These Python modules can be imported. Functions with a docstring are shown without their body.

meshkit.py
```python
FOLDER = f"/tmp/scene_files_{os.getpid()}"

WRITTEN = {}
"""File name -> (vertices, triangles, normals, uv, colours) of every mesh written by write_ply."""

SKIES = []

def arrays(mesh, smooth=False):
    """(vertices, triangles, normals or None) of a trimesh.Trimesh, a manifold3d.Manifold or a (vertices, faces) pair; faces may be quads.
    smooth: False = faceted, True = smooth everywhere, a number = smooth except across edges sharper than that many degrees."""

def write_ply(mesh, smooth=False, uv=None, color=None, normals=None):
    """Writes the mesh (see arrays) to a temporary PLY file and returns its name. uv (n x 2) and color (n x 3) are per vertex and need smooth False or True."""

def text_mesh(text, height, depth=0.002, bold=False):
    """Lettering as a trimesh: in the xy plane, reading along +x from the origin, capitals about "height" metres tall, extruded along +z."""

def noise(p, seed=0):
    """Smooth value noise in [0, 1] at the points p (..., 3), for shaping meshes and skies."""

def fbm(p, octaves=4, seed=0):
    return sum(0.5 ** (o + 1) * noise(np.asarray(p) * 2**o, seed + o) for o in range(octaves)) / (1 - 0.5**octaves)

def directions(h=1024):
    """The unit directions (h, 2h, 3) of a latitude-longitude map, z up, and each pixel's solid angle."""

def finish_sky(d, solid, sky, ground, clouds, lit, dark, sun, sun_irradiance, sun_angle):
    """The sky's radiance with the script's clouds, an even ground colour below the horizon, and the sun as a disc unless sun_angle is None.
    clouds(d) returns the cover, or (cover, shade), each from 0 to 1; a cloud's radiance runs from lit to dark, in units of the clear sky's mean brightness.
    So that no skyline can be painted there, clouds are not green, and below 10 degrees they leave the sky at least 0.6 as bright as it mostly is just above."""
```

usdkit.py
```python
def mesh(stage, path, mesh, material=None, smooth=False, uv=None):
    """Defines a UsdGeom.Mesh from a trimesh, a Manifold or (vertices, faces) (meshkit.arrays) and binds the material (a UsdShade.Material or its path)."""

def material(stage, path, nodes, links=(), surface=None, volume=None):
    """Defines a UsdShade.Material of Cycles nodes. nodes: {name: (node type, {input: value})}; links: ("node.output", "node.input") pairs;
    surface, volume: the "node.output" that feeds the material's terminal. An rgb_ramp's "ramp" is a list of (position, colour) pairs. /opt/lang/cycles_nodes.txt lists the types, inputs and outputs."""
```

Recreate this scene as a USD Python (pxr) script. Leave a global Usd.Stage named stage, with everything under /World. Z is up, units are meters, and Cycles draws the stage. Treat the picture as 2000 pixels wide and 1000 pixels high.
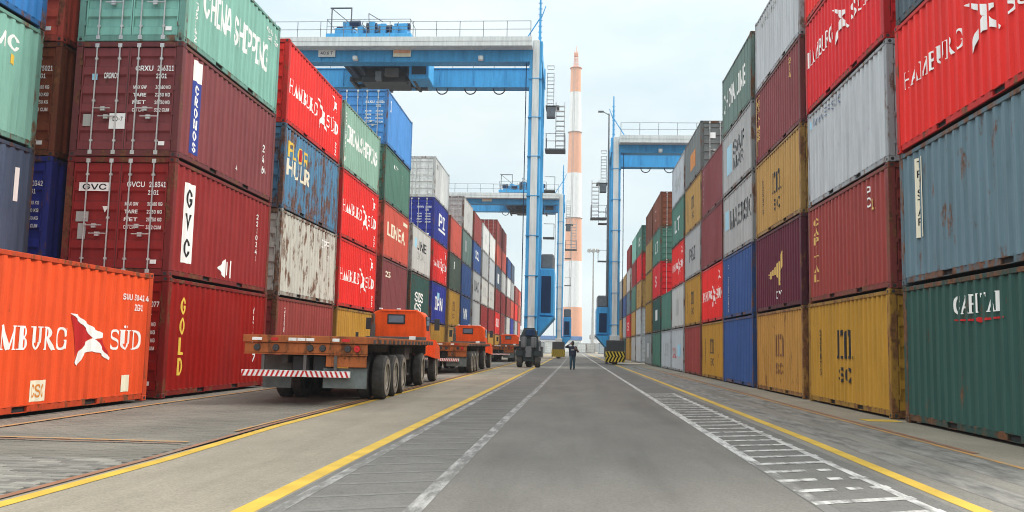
import math, random
import numpy as np
import trimesh, shapely
from shapely import affinity
from shapely.geometry import Polygon, MultiPolygon, box as sbox, LineString, Point
from shapely.ops import unary_union
import usdkit, meshkit
from pxr import Usd, UsdGeom, UsdLux, UsdShade, Gf, Sdf

rng = random.Random(7)
stage = Usd.Stage.CreateInMemory()
UsdGeom.SetStageUpAxis(stage, 'Z'); UsdGeom.SetStageMetersPerUnit(stage, 1.0)
world = UsdGeom.Xform.Define(stage, '/World'); stage.SetDefaultPrim(world.GetPrim())
UsdGeom.Scope.Define(stage, '/World/Looks')

# ------------------------------------------------------------------ camera, sky, sun, exposure
EXPOSURE = 1.47
PITCH, ROLL, YAW, CAM_H, FPX = .103895, .022321, -.071184, 1.2536, 1698.06
def camera():
    cy, sy, cp, sp, cr, sr = math.cos(YAW), math.sin(YAW), math.cos(PITCH), math.sin(PITCH), math.cos(ROLL), math.sin(ROLL)
    fwd = np.array([sy*cp, cy*cp, sp]); right = np.array([cy, -sy, 0.]); up = np.cross(right, fwd)
    r, u = right*cr + up*sr, -right*sr + up*cr
    cam = UsdGeom.Camera.Define(stage, '/World/camera')
    m = Gf.Matrix4d(*r, 0, *u, 0, *(-fwd), 0, 0, 0, CAM_H, 1)
    cam.AddTransformOp().Set(m)
    cam.CreateHorizontalApertureAttr(36.0); cam.CreateVerticalApertureAttr(18.0)
    cam.CreateFocalLengthAttr(36.0*FPX/2000)
    cam.CreateClippingRangeAttr(Gf.Vec2f(.05, 6000)); cam.CreateExposureAttr(EXPOSURE)
camera()
SUN_DIR = np.array([.86, .34, .88]); SUN_DIR /= np.linalg.norm(SUN_DIR)
SUN_ELEV, SUN_ROT = math.asin(SUN_DIR[2]), math.atan2(SUN_DIR[0], SUN_DIR[1])
# an overcast dome after the standard overcast sky: about three times brighter overhead than at the horizon
CLOUD = ((2.22, 2.45, 2.48), (2.18, 2.62, 2.70), (3.3, 3.72, 3.78), (8.4, 8.5, 8.3))
def sky():
    m = usdkit.material(stage, '/World/Looks/overcast_sky', {
        'tc': ('texture_coordinate', {}),
        'map': ('mapping', {'scale': (1.0, 1.0, 2.6)}),
        'n': ('noise_texture', {'scale': 2.1, 'detail': 5, 'roughness': .55}),
        'cover': ('rgb_ramp', {'ramp': [(0.30, (.80,)*3), (.52, (.93,)*3), (.68, (.985,)*3)]}),
        'sky': ('sky_texture', {'sky_type': 'single_scattering', 'sun_disc': False, 'sun_elevation': SUN_ELEV, 'sun_rotation': SUN_ROT, 'aerosol_density': 1.5}),
        'gain': ('mix', {'mix_type': 'multiply', 'fac': 1.0, 'color2': (1.0, 1.0, 1.0)}),
        'mix': ('mix', {'mix_type': 'mix'}),
        'sep': ('separate_xyz', {}), 'grad': ('rgb_ramp', {'ramp': [(0, CLOUD[0]), (.12, CLOUD[1]), (.40, CLOUD[2]), (1, CLOUD[3])]}),
        'n2': ('noise_texture', {'scale': 3.4, 'detail': 6, 'roughness': .6}), 'puff': ('rgb_ramp', {'ramp': [(.34, (.84, .90, .93)), (.64, (1.10, 1.06, 1.04))]}),
        'shape': ('mix', {'mix_type': 'multiply', 'fac': 1.0}),
        'bg': ('background_shader', {'strength': SKY_STRENGTH})},
        [('tc.generated', 'map.vector'), ('map.vector', 'n.vector'), ('n.fac', 'cover.fac'), ('sky.color', 'gain.color1'),
         ('tc.generated', 'sep.vector'), ('sep.z', 'grad.fac'), ('map.vector', 'n2.vector'), ('n2.fac', 'puff.fac'), ('grad.color', 'shape.color1'), ('puff.color', 'shape.color2'), ('shape.color', 'mix.color2'), ('cover.color', 'mix.fac'), ('gain.color', 'mix.color1'), ('mix.color', 'bg.color')], surface='bg.background')
    d = UsdLux.DomeLight.Define(stage, '/World/sky'); d.CreateIntensityAttr(1.0)
    UsdShade.MaterialBindingAPI.Apply(d.GetPrim()).Bind(m)
    d.GetPrim().SetCustomDataByKey('kind', 'structure')
    z = SUN_DIR; x = np.cross([0, 0, 1.], z); x /= np.linalg.norm(x); y = np.cross(z, x)
    s = UsdLux.DistantLight.Define(stage, '/World/sun')
    s.AddTransformOp().Set(Gf.Matrix4d(*x, 0, *y, 0, *z, 0, 0, 0, 0, 1))
    s.CreateIntensityAttr(.40); s.CreateAngleAttr(22.0); s.CreateColorAttr(Gf.Vec3f(1, .96, .89)); s.CreateNormalizeAttr(True)
SKY_STRENGTH = .10
sky()

# ------------------------------------------------------------------ scene tree helpers
taken = {}
def numbered(parent, name):
    k = taken.get((parent, name), 0); taken[(parent, name)] = k + 1
    return f'{parent}/{name}' + (f'_{k:03d}' if k else '')
def tag(prim, label=None, cat=None, group=None, kind=None):
    for k, v in (('label', label), ('category', cat), ('group', group), ('kind', kind)):
        if v: prim.SetCustomDataByKey(k, v)
def thing(name, label, cat, loc=(0, 0, 0), rz=0.0, group=None):
    p = numbered('/World', name)
    x = UsdGeom.Xform.Define(stage, p); x.AddTranslateOp().Set(Gf.Vec3d(*map(float, loc)))
    if rz: x.AddRotateZOp().Set(rz)
    tag(x.GetPrim(), label, cat, group); return p
def obj(name, mesh, mat, parent='/World', smooth=False, label=None, cat=None, group=None, kind=None):
    if isinstance(mesh, MB): mesh = mesh.arrays()
    p = numbered(parent, name)
    m = usdkit.mesh(stage, p, mesh, look(mat), smooth=smooth)
    tag(m.GetPrim(), label, cat, group, kind); return p
def struct(name, mesh, mat, smooth=False): return obj(name, mesh, mat, smooth=smooth, kind='structure')

class MB:
    """collects boxes, tubes and sheets into one mesh"""
    def __init__(s): s.v, s.f, s.n = [], [], 0
    def add(s, v, f):
        v = np.asarray(v, float); f = np.asarray(f, int)
        if f.shape[1] == 4: f = np.vstack([f[:, [0, 1, 2]], f[:, [0, 2, 3]]])
        s.v.append(v); s.f.append(f + s.n); s.n += len(v); return s
    def box(s, x0, x1, y0, y1, z0, z1):
        x0, x1 = min(x0, x1), max(x0, x1); y0, y1 = min(y0, y1), max(y0, y1)
        v = [(x, y, z) for x in (x0, x1) for y in (y0, y1) for z in (z0, z1)]
        return s.add(v, [(0, 1, 3, 2), (4, 6, 7, 5), (0, 4, 5, 1), (2, 3, 7, 6), (0, 2, 6, 4), (1, 5, 7, 3)])
    def cbox(s, x0, x1, y0, y1, z0, z1, c=.02):
        x0, x1 = min(x0, x1), max(x0, x1); y0, y1 = min(y0, y1), max(y0, y1)
        pts = []
        for sx in (0, 1):
            for sy in (0, 1):
                for sz in (0, 1):
                    p = np.array([(x0, x1)[sx], (y0, y1)[sy], (z0, z1)[sz]]); d = np.array([1-2*sx, 1-2*sy, 1-2*sz])*c
                    for k in range(3):
                        q = p.copy(); q[[j for j in range(3) if j != k]] += d[[j for j in range(3) if j != k]]; pts.append(q)
        return s.hull(pts)
    def hull(s, pts):
        h = trimesh.convex.convex_hull(np.asarray(pts, float)); return s.add(h.vertices, h.faces)
    def tube(s, p, q, r, n=8, r2=None, cap=True):
        p, q = np.asarray(p, float), np.asarray(q, float); r2 = r if r2 is None else r2
        d = (q-p)/np.linalg.norm(q-p); a = np.cross(d, [0, 0, 1.] if abs(d[2]) < .9 else [1., 0, 0]); a /= np.linalg.norm(a); b = np.cross(d, a)
        t = np.arange(n)*2*np.pi/n; ring = np.cos(t)[:, None]*a + np.sin(t)[:, None]*b
        v = np.vstack([p+ring*r, q+ring*r2]); i = np.arange(n); j = (i+1) % n
        f = [(i0, j0, j0+n, i0+n) for i0, j0 in zip(i, j)]; s.add(v, f)
        if cap: s.add(v[:n], [(0, k+1, k) for k in range(1, n-1)]); s.add(v[n:], [(0, k, k+1) for k in range(1, n-1)])
        return s
    def path(s, pts, r, n=6):
        for a, b in zip(pts[:-1], pts[1:]): s.tube(a, b, r, n)
        return s
    def lathe(s, prof, n=24, axis='z', at=(0, 0, 0)):
        prof = np.asarray(prof, float); t = np.arange(n)*2*np.pi/n
        v = np.array([[(r*math.cos(a), r*math.sin(a), z) for a in t] for r, z in prof]).reshape(-1, 3)
        f = [(k*n+i, k*n+(i+1) % n, (k+1)*n+(i+1) % n, (k+1)*n+i) for k in range(len(prof)-1) for i in range(n)]
        if axis == 'x': v = v[:, [2, 0, 1]]
        if axis == 'y': v = v[:, [1, 2, 0]]
        return s.add(v+np.asarray(at, float), f)
    def poly(s, g, fn, depth=None):
        """flat shapely polygon(s), mapped by fn(u, w) -> xyz"""
        for p in getattr(g, 'geoms', [g]):
            if p.is_empty or p.geom_type != 'Polygon' or p.area < 1e-7: continue
            v, f = trimesh.creation.triangulate_polygon(p, engine='earcut')
            if len(f): s.add(np.array([fn(*q) for q in v]), f)
        return s
    def extrude(s, g, h, fn):
        for p in getattr(g, 'geoms', [g]):
            m = trimesh.creation.extrude_polygon(p, h, engine='earcut'); s.add(fn(m.vertices), m.faces)
        return s
    def arrays(s): return np.vstack(s.v), np.vstack(s.f)

# ------------------------------------------------------------------ materials
MATS, DEFS = {}, {}
def look(name):
    if name not in MATS: MATS[name] = DEFS[name]('/World/Looks/' + name)
    return MATS[name]
def srgb(r, g, b):
    return tuple((c/255/12.92 if c/255 <= .04045 else ((c/255+.055)/1.055)**2.4) for c in (r, g, b))
def paint(name, col, rust=.15, rough=.5, fade=.3, streak=.50, metal=0.0):
    """weathered paint: sun-faded patches, vertical dirt streaks, rust flecks; world position so that no two things match"""
    def make(path):
        dark = tuple(c*.50+.005 for c in col); pale = tuple(c*1.06+.014*fade*2 for c in col); t = .72-.30*rust
        return usdkit.material(stage, path, {
            'g': ('geometry', {}),
            'ms': ('mapping', {'scale': (3.2, 3.2, .32)}), 'ns': ('noise_texture', {'scale': 1.6, 'detail': 5, 'roughness': .65}),
            'rs': ('rgb_ramp', {'ramp': [(.40, (0, 0, 0)), (.70, (streak,)*3)]}),
            'nf': ('noise_texture', {'scale': .55, 'detail': 4, 'roughness': .6}),
            'rf': ('rgb_ramp', {'ramp': [(.40, (0, 0, 0)), (.72, (fade*2,)*3)]}),
            'mr': ('mapping', {'scale': (1.0, 1.0, .38), 'location': (5.3, 2.1, .7)}),
            'nr': ('noise_texture', {'scale': 3.1, 'detail': 9, 'roughness': .72}),
            'rr': ('rgb_ramp', {'ramp': [(t-.02, (0, 0, 0)), (t+.05, (.9,)*3)]}),
            'nrc': ('noise_texture', {'scale': 14, 'detail': 4}),
            'rc': ('rgb_ramp', {'ramp': [(.3, (.055, .022, .012)), (.7, (.17, .070, .030))]}),
            'm1': ('mix', {'color1': col, 'color2': pale}), 'm2': ('mix', {'color2': dark}), 'm3': ('mix', {}),
            'nb': ('noise_texture', {'scale': 1.15, 'detail': 3, 'roughness': .45}), 'b': ('bump', {'strength': .42, 'distance': .05}),
            'mk': ('mapping', {'scale': (.9, .9, 14.0)}), 'nk': ('noise_texture', {'scale': 1.5, 'detail': 6, 'roughness': .7}),
            'rk': ('rgb_ramp', {'ramp': [(.66, (0, 0, 0)), (.74, (.42,)*3)]}), 'm4': ('mix', {'color2': tuple(c*.75+.06 for c in col)}),
            'ro': ('map_range', {'from_min': .3, 'from_max': .7, 'to_min': rough-.1, 'to_max': rough+.14}),
            'p': ('principled_bsdf', {'roughness': rough, 'metallic': metal, 'specular_ior_level': .13})},
            [('g.position', 'ms.vector'), ('ms.vector', 'ns.vector'), ('ns.fac', 'rs.fac'), ('g.position', 'nf.vector'), ('nf.fac', 'rf.fac'),
             ('g.position', 'mr.vector'), ('mr.vector', 'nr.vector'), ('nr.fac', 'rr.fac'), ('g.position', 'nrc.vector'), ('nrc.fac', 'rc.fac'),
             ('rf.color', 'm1.fac'), ('m1.color', 'm2.color1'), ('rs.color', 'm2.fac'), ('m2.color', 'm3.color1'), ('rc.color', 'm3.color2'), ('rr.color', 'm3.fac'),
             ('g.position', 'nb.vector'), ('nb.fac', 'b.height'), ('b.normal', 'p.normal'), ('nf.fac', 'ro.value'), ('ro.result', 'p.roughness'),
             ('g.position', 'mk.vector'), ('mk.vector', 'nk.vector'), ('nk.fac', 'rk.fac'), ('m3.color', 'm4.color1'), ('rk.color', 'm4.fac'), ('m4.color', 'p.base_color')], surface='p.BSDF')
    DEFS[name] = make
def plain(name, col, rough=.5, metal=0.0, var=.25, scale=4.0, coat=0.0, bump=0.0):
    def make(path):
        return usdkit.material(stage, path, {
            'g': ('geometry', {}), 'n': ('noise_texture', {'scale': scale, 'detail': 6, 'roughness': .65}),
            'r': ('rgb_ramp', {'ramp': [(.3, tuple(c*(1-var) for c in col)), (.7, tuple(min(1, c*(1+var*.7)) for c in col))]}),
            'b': ('bump', {'strength': bump, 'distance': .02}),
            'p': ('principled_bsdf', {'roughness': rough, 'metallic': metal, 'coat_weight': coat})},
            [('g.position', 'n.vector'), ('n.fac', 'r.fac'), ('r.color', 'p.base_color'), ('n.fac', 'b.height'), ('b.normal', 'p.normal')], surface='p.BSDF')
    DEFS[name] = make
def ground(name, c_lo, c_hi, scale=1.3, fine=40., stretch=(1, 1, 1), stain=.35, bump=.35, rough=.85, tyre=None):
    """paving and road: broad mottling, fine aggregate, stains drawn out along the lane"""
    def make(path):
        nodes = {
            'g': ('geometry', {}), 'mp': ('mapping', {'scale': stretch}),
            'n': ('noise_texture', {'scale': scale, 'detail': 8, 'roughness': .62}),
            'r': ('rgb_ramp', {'ramp': [(.30, c_lo), (.70, c_hi)]}),
            'f': ('noise_texture', {'scale': fine, 'detail': 5, 'roughness': .7}),
            'fr': ('rgb_ramp', {'ramp': [(.25, (.62,)*3), (.5, (1.0,)*3), (.78, (1.35,)*3)]}),
            'ml': ('mapping', {'scale': (1.1, .07, 1)}), 's': ('noise_texture', {'scale': 1.2, 'detail': 5, 'roughness': .6}),
            'sr': ('rgb_ramp', {'ramp': [(.50, (0, 0, 0)), (.74, (stain,)*3)]}),
            'm': ('mix', {'mix_type': 'multiply', 'fac': 1.0}), 'm2': ('mix', {'color2': tuple(c*.38 for c in c_lo)}),
            'b': ('bump', {'strength': bump, 'distance': .012}),
            'p': ('principled_bsdf', {'roughness': rough, 'specular_ior_level': .3})}
        links = [('g.position', 'mp.vector'), ('mp.vector', 'n.vector'), ('n.fac', 'r.fac'), ('g.position', 'f.vector'), ('f.fac', 'fr.fac'),
                 ('g.position', 'ml.vector'), ('ml.vector', 's.vector'), ('s.fac', 'sr.fac'), ('r.color', 'm.color1'), ('fr.color', 'm.color2'),
                 ('m.color', 'm2.color1'), ('sr.color', 'm2.fac'), ('m2.color', 'p.base_color'), ('f.fac', 'b.height'), ('b.normal', 'p.normal')]
        return usdkit.material(stage, path, nodes, links, surface='p.BSDF')
    DEFS[name] = make
def marking(name, col, under, wear=.5, scale=7.):
    """road paint worn through to what it lies on"""
    def make(path):
        return usdkit.material(stage, path, {
            'g': ('geometry', {}), 'mp': ('mapping', {'scale': (1.5, .35, 1)}), 'n': ('noise_texture', {'scale': scale, 'detail': 8, 'roughness': .7}),
            'r': ('rgb_ramp', {'ramp': [(1-wear-.10, (0, 0, 0)), (1-wear+.10, (1, 1, 1))]}),
            'n2': ('noise_texture', {'scale': 2.2, 'detail': 5}), 'r2': ('rgb_ramp', {'ramp': [(.3, tuple(c*.72 for c in col)), (.7, col)]}),
            'm': ('mix', {'color2': under}), 'p': ('principled_bsdf', {'roughness': .7})},
            [('g.position', 'mp.vector'), ('mp.vector', 'n.vector'), ('n.fac', 'r.fac'), ('g.position', 'n2.vector'), ('n2.fac', 'r2.fac'),
             ('r2.color', 'm.color1'), ('r.color', 'm.fac'), ('m.color', 'p.base_color')], surface='p.BSDF')
    DEFS[name] = make

C = {  # container paints: colour, rust
 'orange': ((.72, .078, .018), .10), 'bright_red': ((.70, .022, .016), .08), 'signal_red': ((.62, .014, .018), .10), 'deep_red': ((.25, .007, .004), .12),
 'brick_red': ((.24, .020, .019), .16), 'maroon': ((.19, .045, .048), .15), 'dark_maroon': ((.13, .028, .030), .2), 'red_brown': ((.26, .045, .038), .22), 'rust_brown': ((.20, .055, .026), .4),
 'purple': ((.090, .015, .030), .1), 'yellow': ((.40, .21, .028), .14), 'faded_yellow': ((.40, .205, .048), .30), 'gold': ((.40, .235, .07), .15),
 'mint': ((.20, .42, .345), .1), 'pale_green': ((.24, .40, .31), .14), 'dark_green': ((.026, .072, .060), .28), 'mid_green': ((.075, .175, .13), .12), 'grey_green': ((.13, .19, .165), .16), 'olive': ((.06, .08, .06), .15),
 'sky_blue': ((.07, .25, .58), .06), 'bright_blue': ((.03, .17, .44), .1), 'navy': ((.025, .035, .26), .08), 'royal_blue': ((.030, .075, .22), .12), 'steel_blue': ((.115, .180, .215), .36), 'slate': ((.060, .085, .135), .12), 'dark_slate': ((.07, .095, .115), .2), 'worn_blue': ((.075, .20, .33), .62),
 'grey': ((.36, .365, .36), .12), 'light_grey': ((.44, .46, .475), .10), 'white': ((.66, .66, .63), .08), 'worn_white': ((.50, .49, .43), .50), 'dull_white': ((.50, .49, .46), .2), 'dark_grey': ((.16, .17, .165), .2), 'coral': ((.52, .085, .055), .16), 'worn_orange': ((.42, .10, .045), .3)}
for k, (c, r) in C.items():
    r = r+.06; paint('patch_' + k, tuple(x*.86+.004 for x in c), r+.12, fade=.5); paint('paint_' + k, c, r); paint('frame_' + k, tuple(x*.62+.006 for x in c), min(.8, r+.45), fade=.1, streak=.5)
plain('galvanised', (.52, .50, .48), .42, .35, .2); plain('rubber_seal', (.02, .02, .02), .7); plain('pocket_dark', (.012, .012, .012), .8)
for k, c in dict(white=(.80, .79, .76), yellow=(.70, .47, .07), black=(.02, .02, .022), red=(.45, .02, .02), blue=(.035, .06, .28), pale_blue=(.30, .56, .70), gold=(.62, .42, .12), orange=(.62, .22, .04), cream=(.74, .68, .52), grey=(.35, .35, .33), brown=(.16, .07, .03)).items():
    paint('ink_' + k, c, .03, fade=.1, streak=.28)
# things
paint('crane_blue', (.065, .34, .64), .12, .45); paint('crane_white', (.62, .63, .61), .10, .5); paint('crane_dark', (.014, .035, .085), .1, .5); plain('crane_grey', (.12, .13, .14), .5)
paint('truck_orange', (.84, .090, .010), .06, .4); paint('trailer_orange', (.36, .105, .032), .55, .6); paint('trailer_steel', (.11, .10, .095), .45, .6); plain('deck_wood', (.17, .13, .10), .8, 0, .4, 9, 0, .3)
plain('tyre', (.055, .052, .048), .85, 0, .5, 7); plain('dusty_rim', (.33, .29, .23), .7, .0, .4, 6); plain('tyre_wall', (.27, .235, .19), .85, 0, .5, 6); plain('mudflap', (.12, .14, .135), .7, 0, .35, 5)
plain('black_steel', (.03, .03, .032), .5); plain('dark_glass', (.03, .035, .04), .08, 0, .1); plain('window_glass', (.12, .14, .18), .08, 0, .15); plain('reflector_red', (.50, .012, .012), .3); plain('reflector_white', (.78, .77, .74), .35)
paint('foot_grey', (.032, .042, .045), .3, .6); paint('forklift_grey', (.035, .045, .042), .15, .5); plain('hazard_yellow', (.60, .42, .03), .5); plain('hazard_black', (.015, .015, .015), .5)
paint('tower_white', (.78, .76, .73), .10, .7, .1, .32); paint('tower_orange', (.76, .37, .23), .08, .7, .2, .35); paint('tower_blue', (.12, .22, .42), .05, .7)
plain('concrete_grey', (.38, .37, .35), .8); plain('lamp_lens', (.7, .7, .68), .2)
plain('skin', (.26, .13, .08), .5); plain('hair', (.01, .009, .008), .6); plain('cloth_navy', (.014, .018, .042), .85); plain('cloth_teal', (.022, .06, .085), .85); plain('shoe', (.015, .014, .013), .6)
ASPHALT = (.135, .131, .121)
ground('road_asphalt', (.132, .124, .110), (.180, .170, .151), .9, 55, (1, .35, 1), .34, .3)
ground('yard_ground', (.15, .148, .14), (.21, .205, .19), .5, 30)
ground('concrete_strip', (.215, .19, .148), (.305, .272, .212), .8, 45, (1, .5, 1), .30, .2)
ground('concrete_tyred', (.17, .16, .138), (.25, .236, .205), .7, 45, (1, .5, 1), .60, .2)
ground('hatch_paving', (.118, .114, .104), (.170, .164, .150), 1.2, 40, (.8, 1.2, 1), .2, .4)
ground('paver_bed', (.06, .058, .05), (.10, .096, .085), 3, 60)
marking('line_white', (.60, .59, .56), ASPHALT, .455, 6); marking('line_white_faint', (.44, .43, .41), ASPHALT, .54, 5); marking('line_ghost', (.24, .235, .22), (.145, .14, .128), .62, 5); marking('line_gone', (.42, .41, .385), (.145, .14, .128), .62, 4); marking('stain', (.105, .10, .09), (.142, .135, .12), .54, 3); marking('tyre_dark', (.12, .116, .105), (.235, .225, .20), .5, 3); marking('line_yellow', (.62, .40, .04), (.30, .24, .12), .30); marking('line_orange', (.52, .26, .06), (.25, .22, .17), .46); marking('line_red', (.28, .12, .06), (.19, .16, .13), .45)
def make_paver(path):
    return usdkit.material(stage, path, {
        'g': ('geometry', {}), 'w': ('white_noise_texture', {'dimensions': '3D'}), 'o': ('object_info', {}),
        'sn': ('vector_math', {'math_type': 'snap', 'vector2': (.23, .115, 50.)}),
        'r': ('rgb_ramp', {'ramp': [(0, (.155, .147, .127)), (.35, (.21, .20, .174)), (.7, (.265, .252, .22)), (1, (.34, .32, .28))]}),
        'n': ('noise_texture', {'scale': .8, 'detail': 6}), 'nr': ('rgb_ramp', {'ramp': [(.3, (.75, .75, .72)), (.7, (1.2, 1.16, 1.1))]}),
        'n2': ('noise_texture', {'scale': 60, 'detail': 4}), 'b': ('bump', {'strength': .3, 'distance': .006}),
        'm': ('mix', {'mix_type': 'multiply', 'fac': 1.0}), 'p': ('principled_bsdf', {'roughness': .8})},
        [('g.random_per_island', 'r.fac'), ('g.position', 'n.vector'), ('n.fac', 'nr.fac'), ('r.color', 'm.color1'), ('nr.color', 'm.color2'),
         ('g.position', 'n2.vector'), ('n2.fac', 'b.height'), ('b.normal', 'p.normal'), ('m.color', 'p.base_color')], surface='p.BSDF')
DEFS['paver'] = make_paver
for i, v in enumerate((.13, .165, .20, .24)): plain(f'paver_tone_{i}', (v, v*.95, v*.83), .8, 0, .22, 2.5, 0, .2)

# ------------------------------------------------------------------ lettering as flat shapes, laid onto the corrugated steel
def ell(cx, cy, rx, ry): return affinity.scale(Point(cx, cy).buffer(1, 24), rx, ry, origin=(cx, cy))
def slab(x, y, w=.34, h=.05): return sbox(x-w/2, y, x+w/2, y+h)
def bar(p, q, w): return LineString([p, q]).buffer(w/2, cap_style=2)
TK, TN = .21, .10
def serif_glyph(ch):
    """a roman capital, cap height 1; returns (shape, advance)"""
    stem = lambda x, w=TK: sbox(x-w/2, 0, x+w/2, 1)
    feet = lambda x: unary_union([slab(x, 0), slab(x, .95)])
    def ring(cx, cy, rx, ry, t): return ell(cx, cy, rx, ry).difference(ell(cx, cy, rx-t, ry-TN))
    if ch == 'I': return unary_union([stem(.2), feet(.2)]), .45
    if ch == 'H': return unary_union([stem(.2), feet(.2), stem(.72), feet(.72), sbox(.2, .47, .72, .47+TN)]), .98
    if ch == 'A': return unary_union([bar((.10, .02), (.42, 1), TN), bar((.40, 1), (.74, .02), TK), sbox(.2, .30, .62, .30+TN), slab(.10, 0, .24), slab(.74, 0, .32)]), .88
    if ch == 'M': return unary_union([stem(.16, TN), slab(.16, 0, .26), stem(.90), feet(.90), bar((.16, 1), (.52, .02), TK), bar((.52, .02), (.90, 1), TN), slab(.12, .95, .2)]), 1.12
    if ch in 'UÜ':
        g = [sbox(.12, .3, .12+TK, 1), slab(.2, .95, .32), sbox(.68, .3, .68+TN, 1), slab(.71, .95, .26), ring(.43, .32, .31, .32, .12).intersection(sbox(0, -.1, 1, .33))]
        if ch == 'Ü': g += [ell(.32, 1.16, .07, .07), ell(.56, 1.16, .07, .07)]
        return unary_union(g), .88
    def bowl(x, y0, y1, rx): return unary_union([ring(x, (y0+y1)/2, rx, (y1-y0)/2, TK*.95).intersection(sbox(x, y0-.1, x+2, y1+.1)), sbox(.2, y0, x+.005, y0+TN), sbox(.2, y1-TN, x+.005, y1)])
    if ch == 'B': return unary_union([stem(.2), feet(.16), bowl(.40, 0, .54, .30), bowl(.38, .49, 1, .26)]), .80
    if ch == 'D': return unary_union([stem(.2), feet(.16), bowl(.36, 0, 1, .42)]), .90
    if ch == 'P': return unary_union([stem(.2), feet(.2), bowl(.38, .44, 1, .28)]), .76
    if ch == 'R': return unary_union([stem(.2), feet(.2), bowl(.38, .47, 1, .27), bar((.42, .5), (.74, .02), TK*.9), slab(.78, 0, .2)]), .88
    if ch in 'CG':
        g = ring(.47, .5, .42, .51, TK).difference(Polygon([(.5, .5), (1.3, .82), (1.3, .2)]))
        g = unary_union([g, sbox(.78, .66, .84, .98)])
        if ch == 'G': g = unary_union([g, sbox(.70, .05, .70+TK, .44), slab(.76, .40, .30)])
        return g, .95
    if ch == 'S':
        t = np.linspace(0, 1, 30); up = [(.33+.22*math.cos(a), .75+.20*math.sin(a)) for a in np.linspace(.35, math.pi*1.25, 16)]; lo = [(.35+.25*math.cos(a), .26+.21*math.sin(a)) for a in np.linspace(math.pi*.32, -math.pi*.88, 16)]
        return unary_union([LineString(up+lo).buffer(.062), sbox(.55, .70, .60, .97), sbox(.07, .03, .12, .30)]), .70
    if ch == 'T': return unary_union([stem(.40), slab(.40, 0), sbox(.04, 1-TN, .76, 1), sbox(.04, .78, .09, 1), sbox(.71, .78, .76, 1)]), .82
    if ch == 'L': return unary_union([stem(.2), feet(.2), sbox(.2, 0, .66, TN), sbox(.61, 0, .67, .24)]), .74
    return Polygon(), .40
TEXTS = {}
def text_shape(text, bold=True, serif=False):
    key = (text, bold, serif)
    if key not in TEXTS:
        if serif:
            x, out = 0.0, []
            for ch in text:
                g, a = serif_glyph(ch); out.append(affinity.translate(g, x, 0)); x += a
            g = unary_union([o for o in out if not o.is_empty])
        else:
            m = meshkit.text_mesh(text, 1.0, .01, bold)
            low = np.abs(m.vertices[:, 2]) < 1e-6; tri = m.faces[low[m.faces].all(1)]
            g = unary_union([Polygon(m.vertices[t, :2]).buffer(.0015) for t in tri]).simplify(.006)
        x0, y0, x1, y1 = g.bounds
        TEXTS[key] = affinity.translate(g, -x0, 0)
    return TEXTS[key]
def word(text, s, z, h, w=None, bold=True, serif=False):
    g = text_shape(text, bold, serif); gw = g.bounds[2]
    return affinity.translate(affinity.scale(g, (w/gw) if w else h, h, origin=(0, 0)), s, z)
def column(text, s, z_top, h, pitch, w):
    return unary_union([word(ch, s + (0 if ch not in 'I1' else w*.35), z_top-h-k*pitch, h, w if ch not in 'I1' else w*.3) for k, ch in enumerate(text) if ch != ' '])
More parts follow.
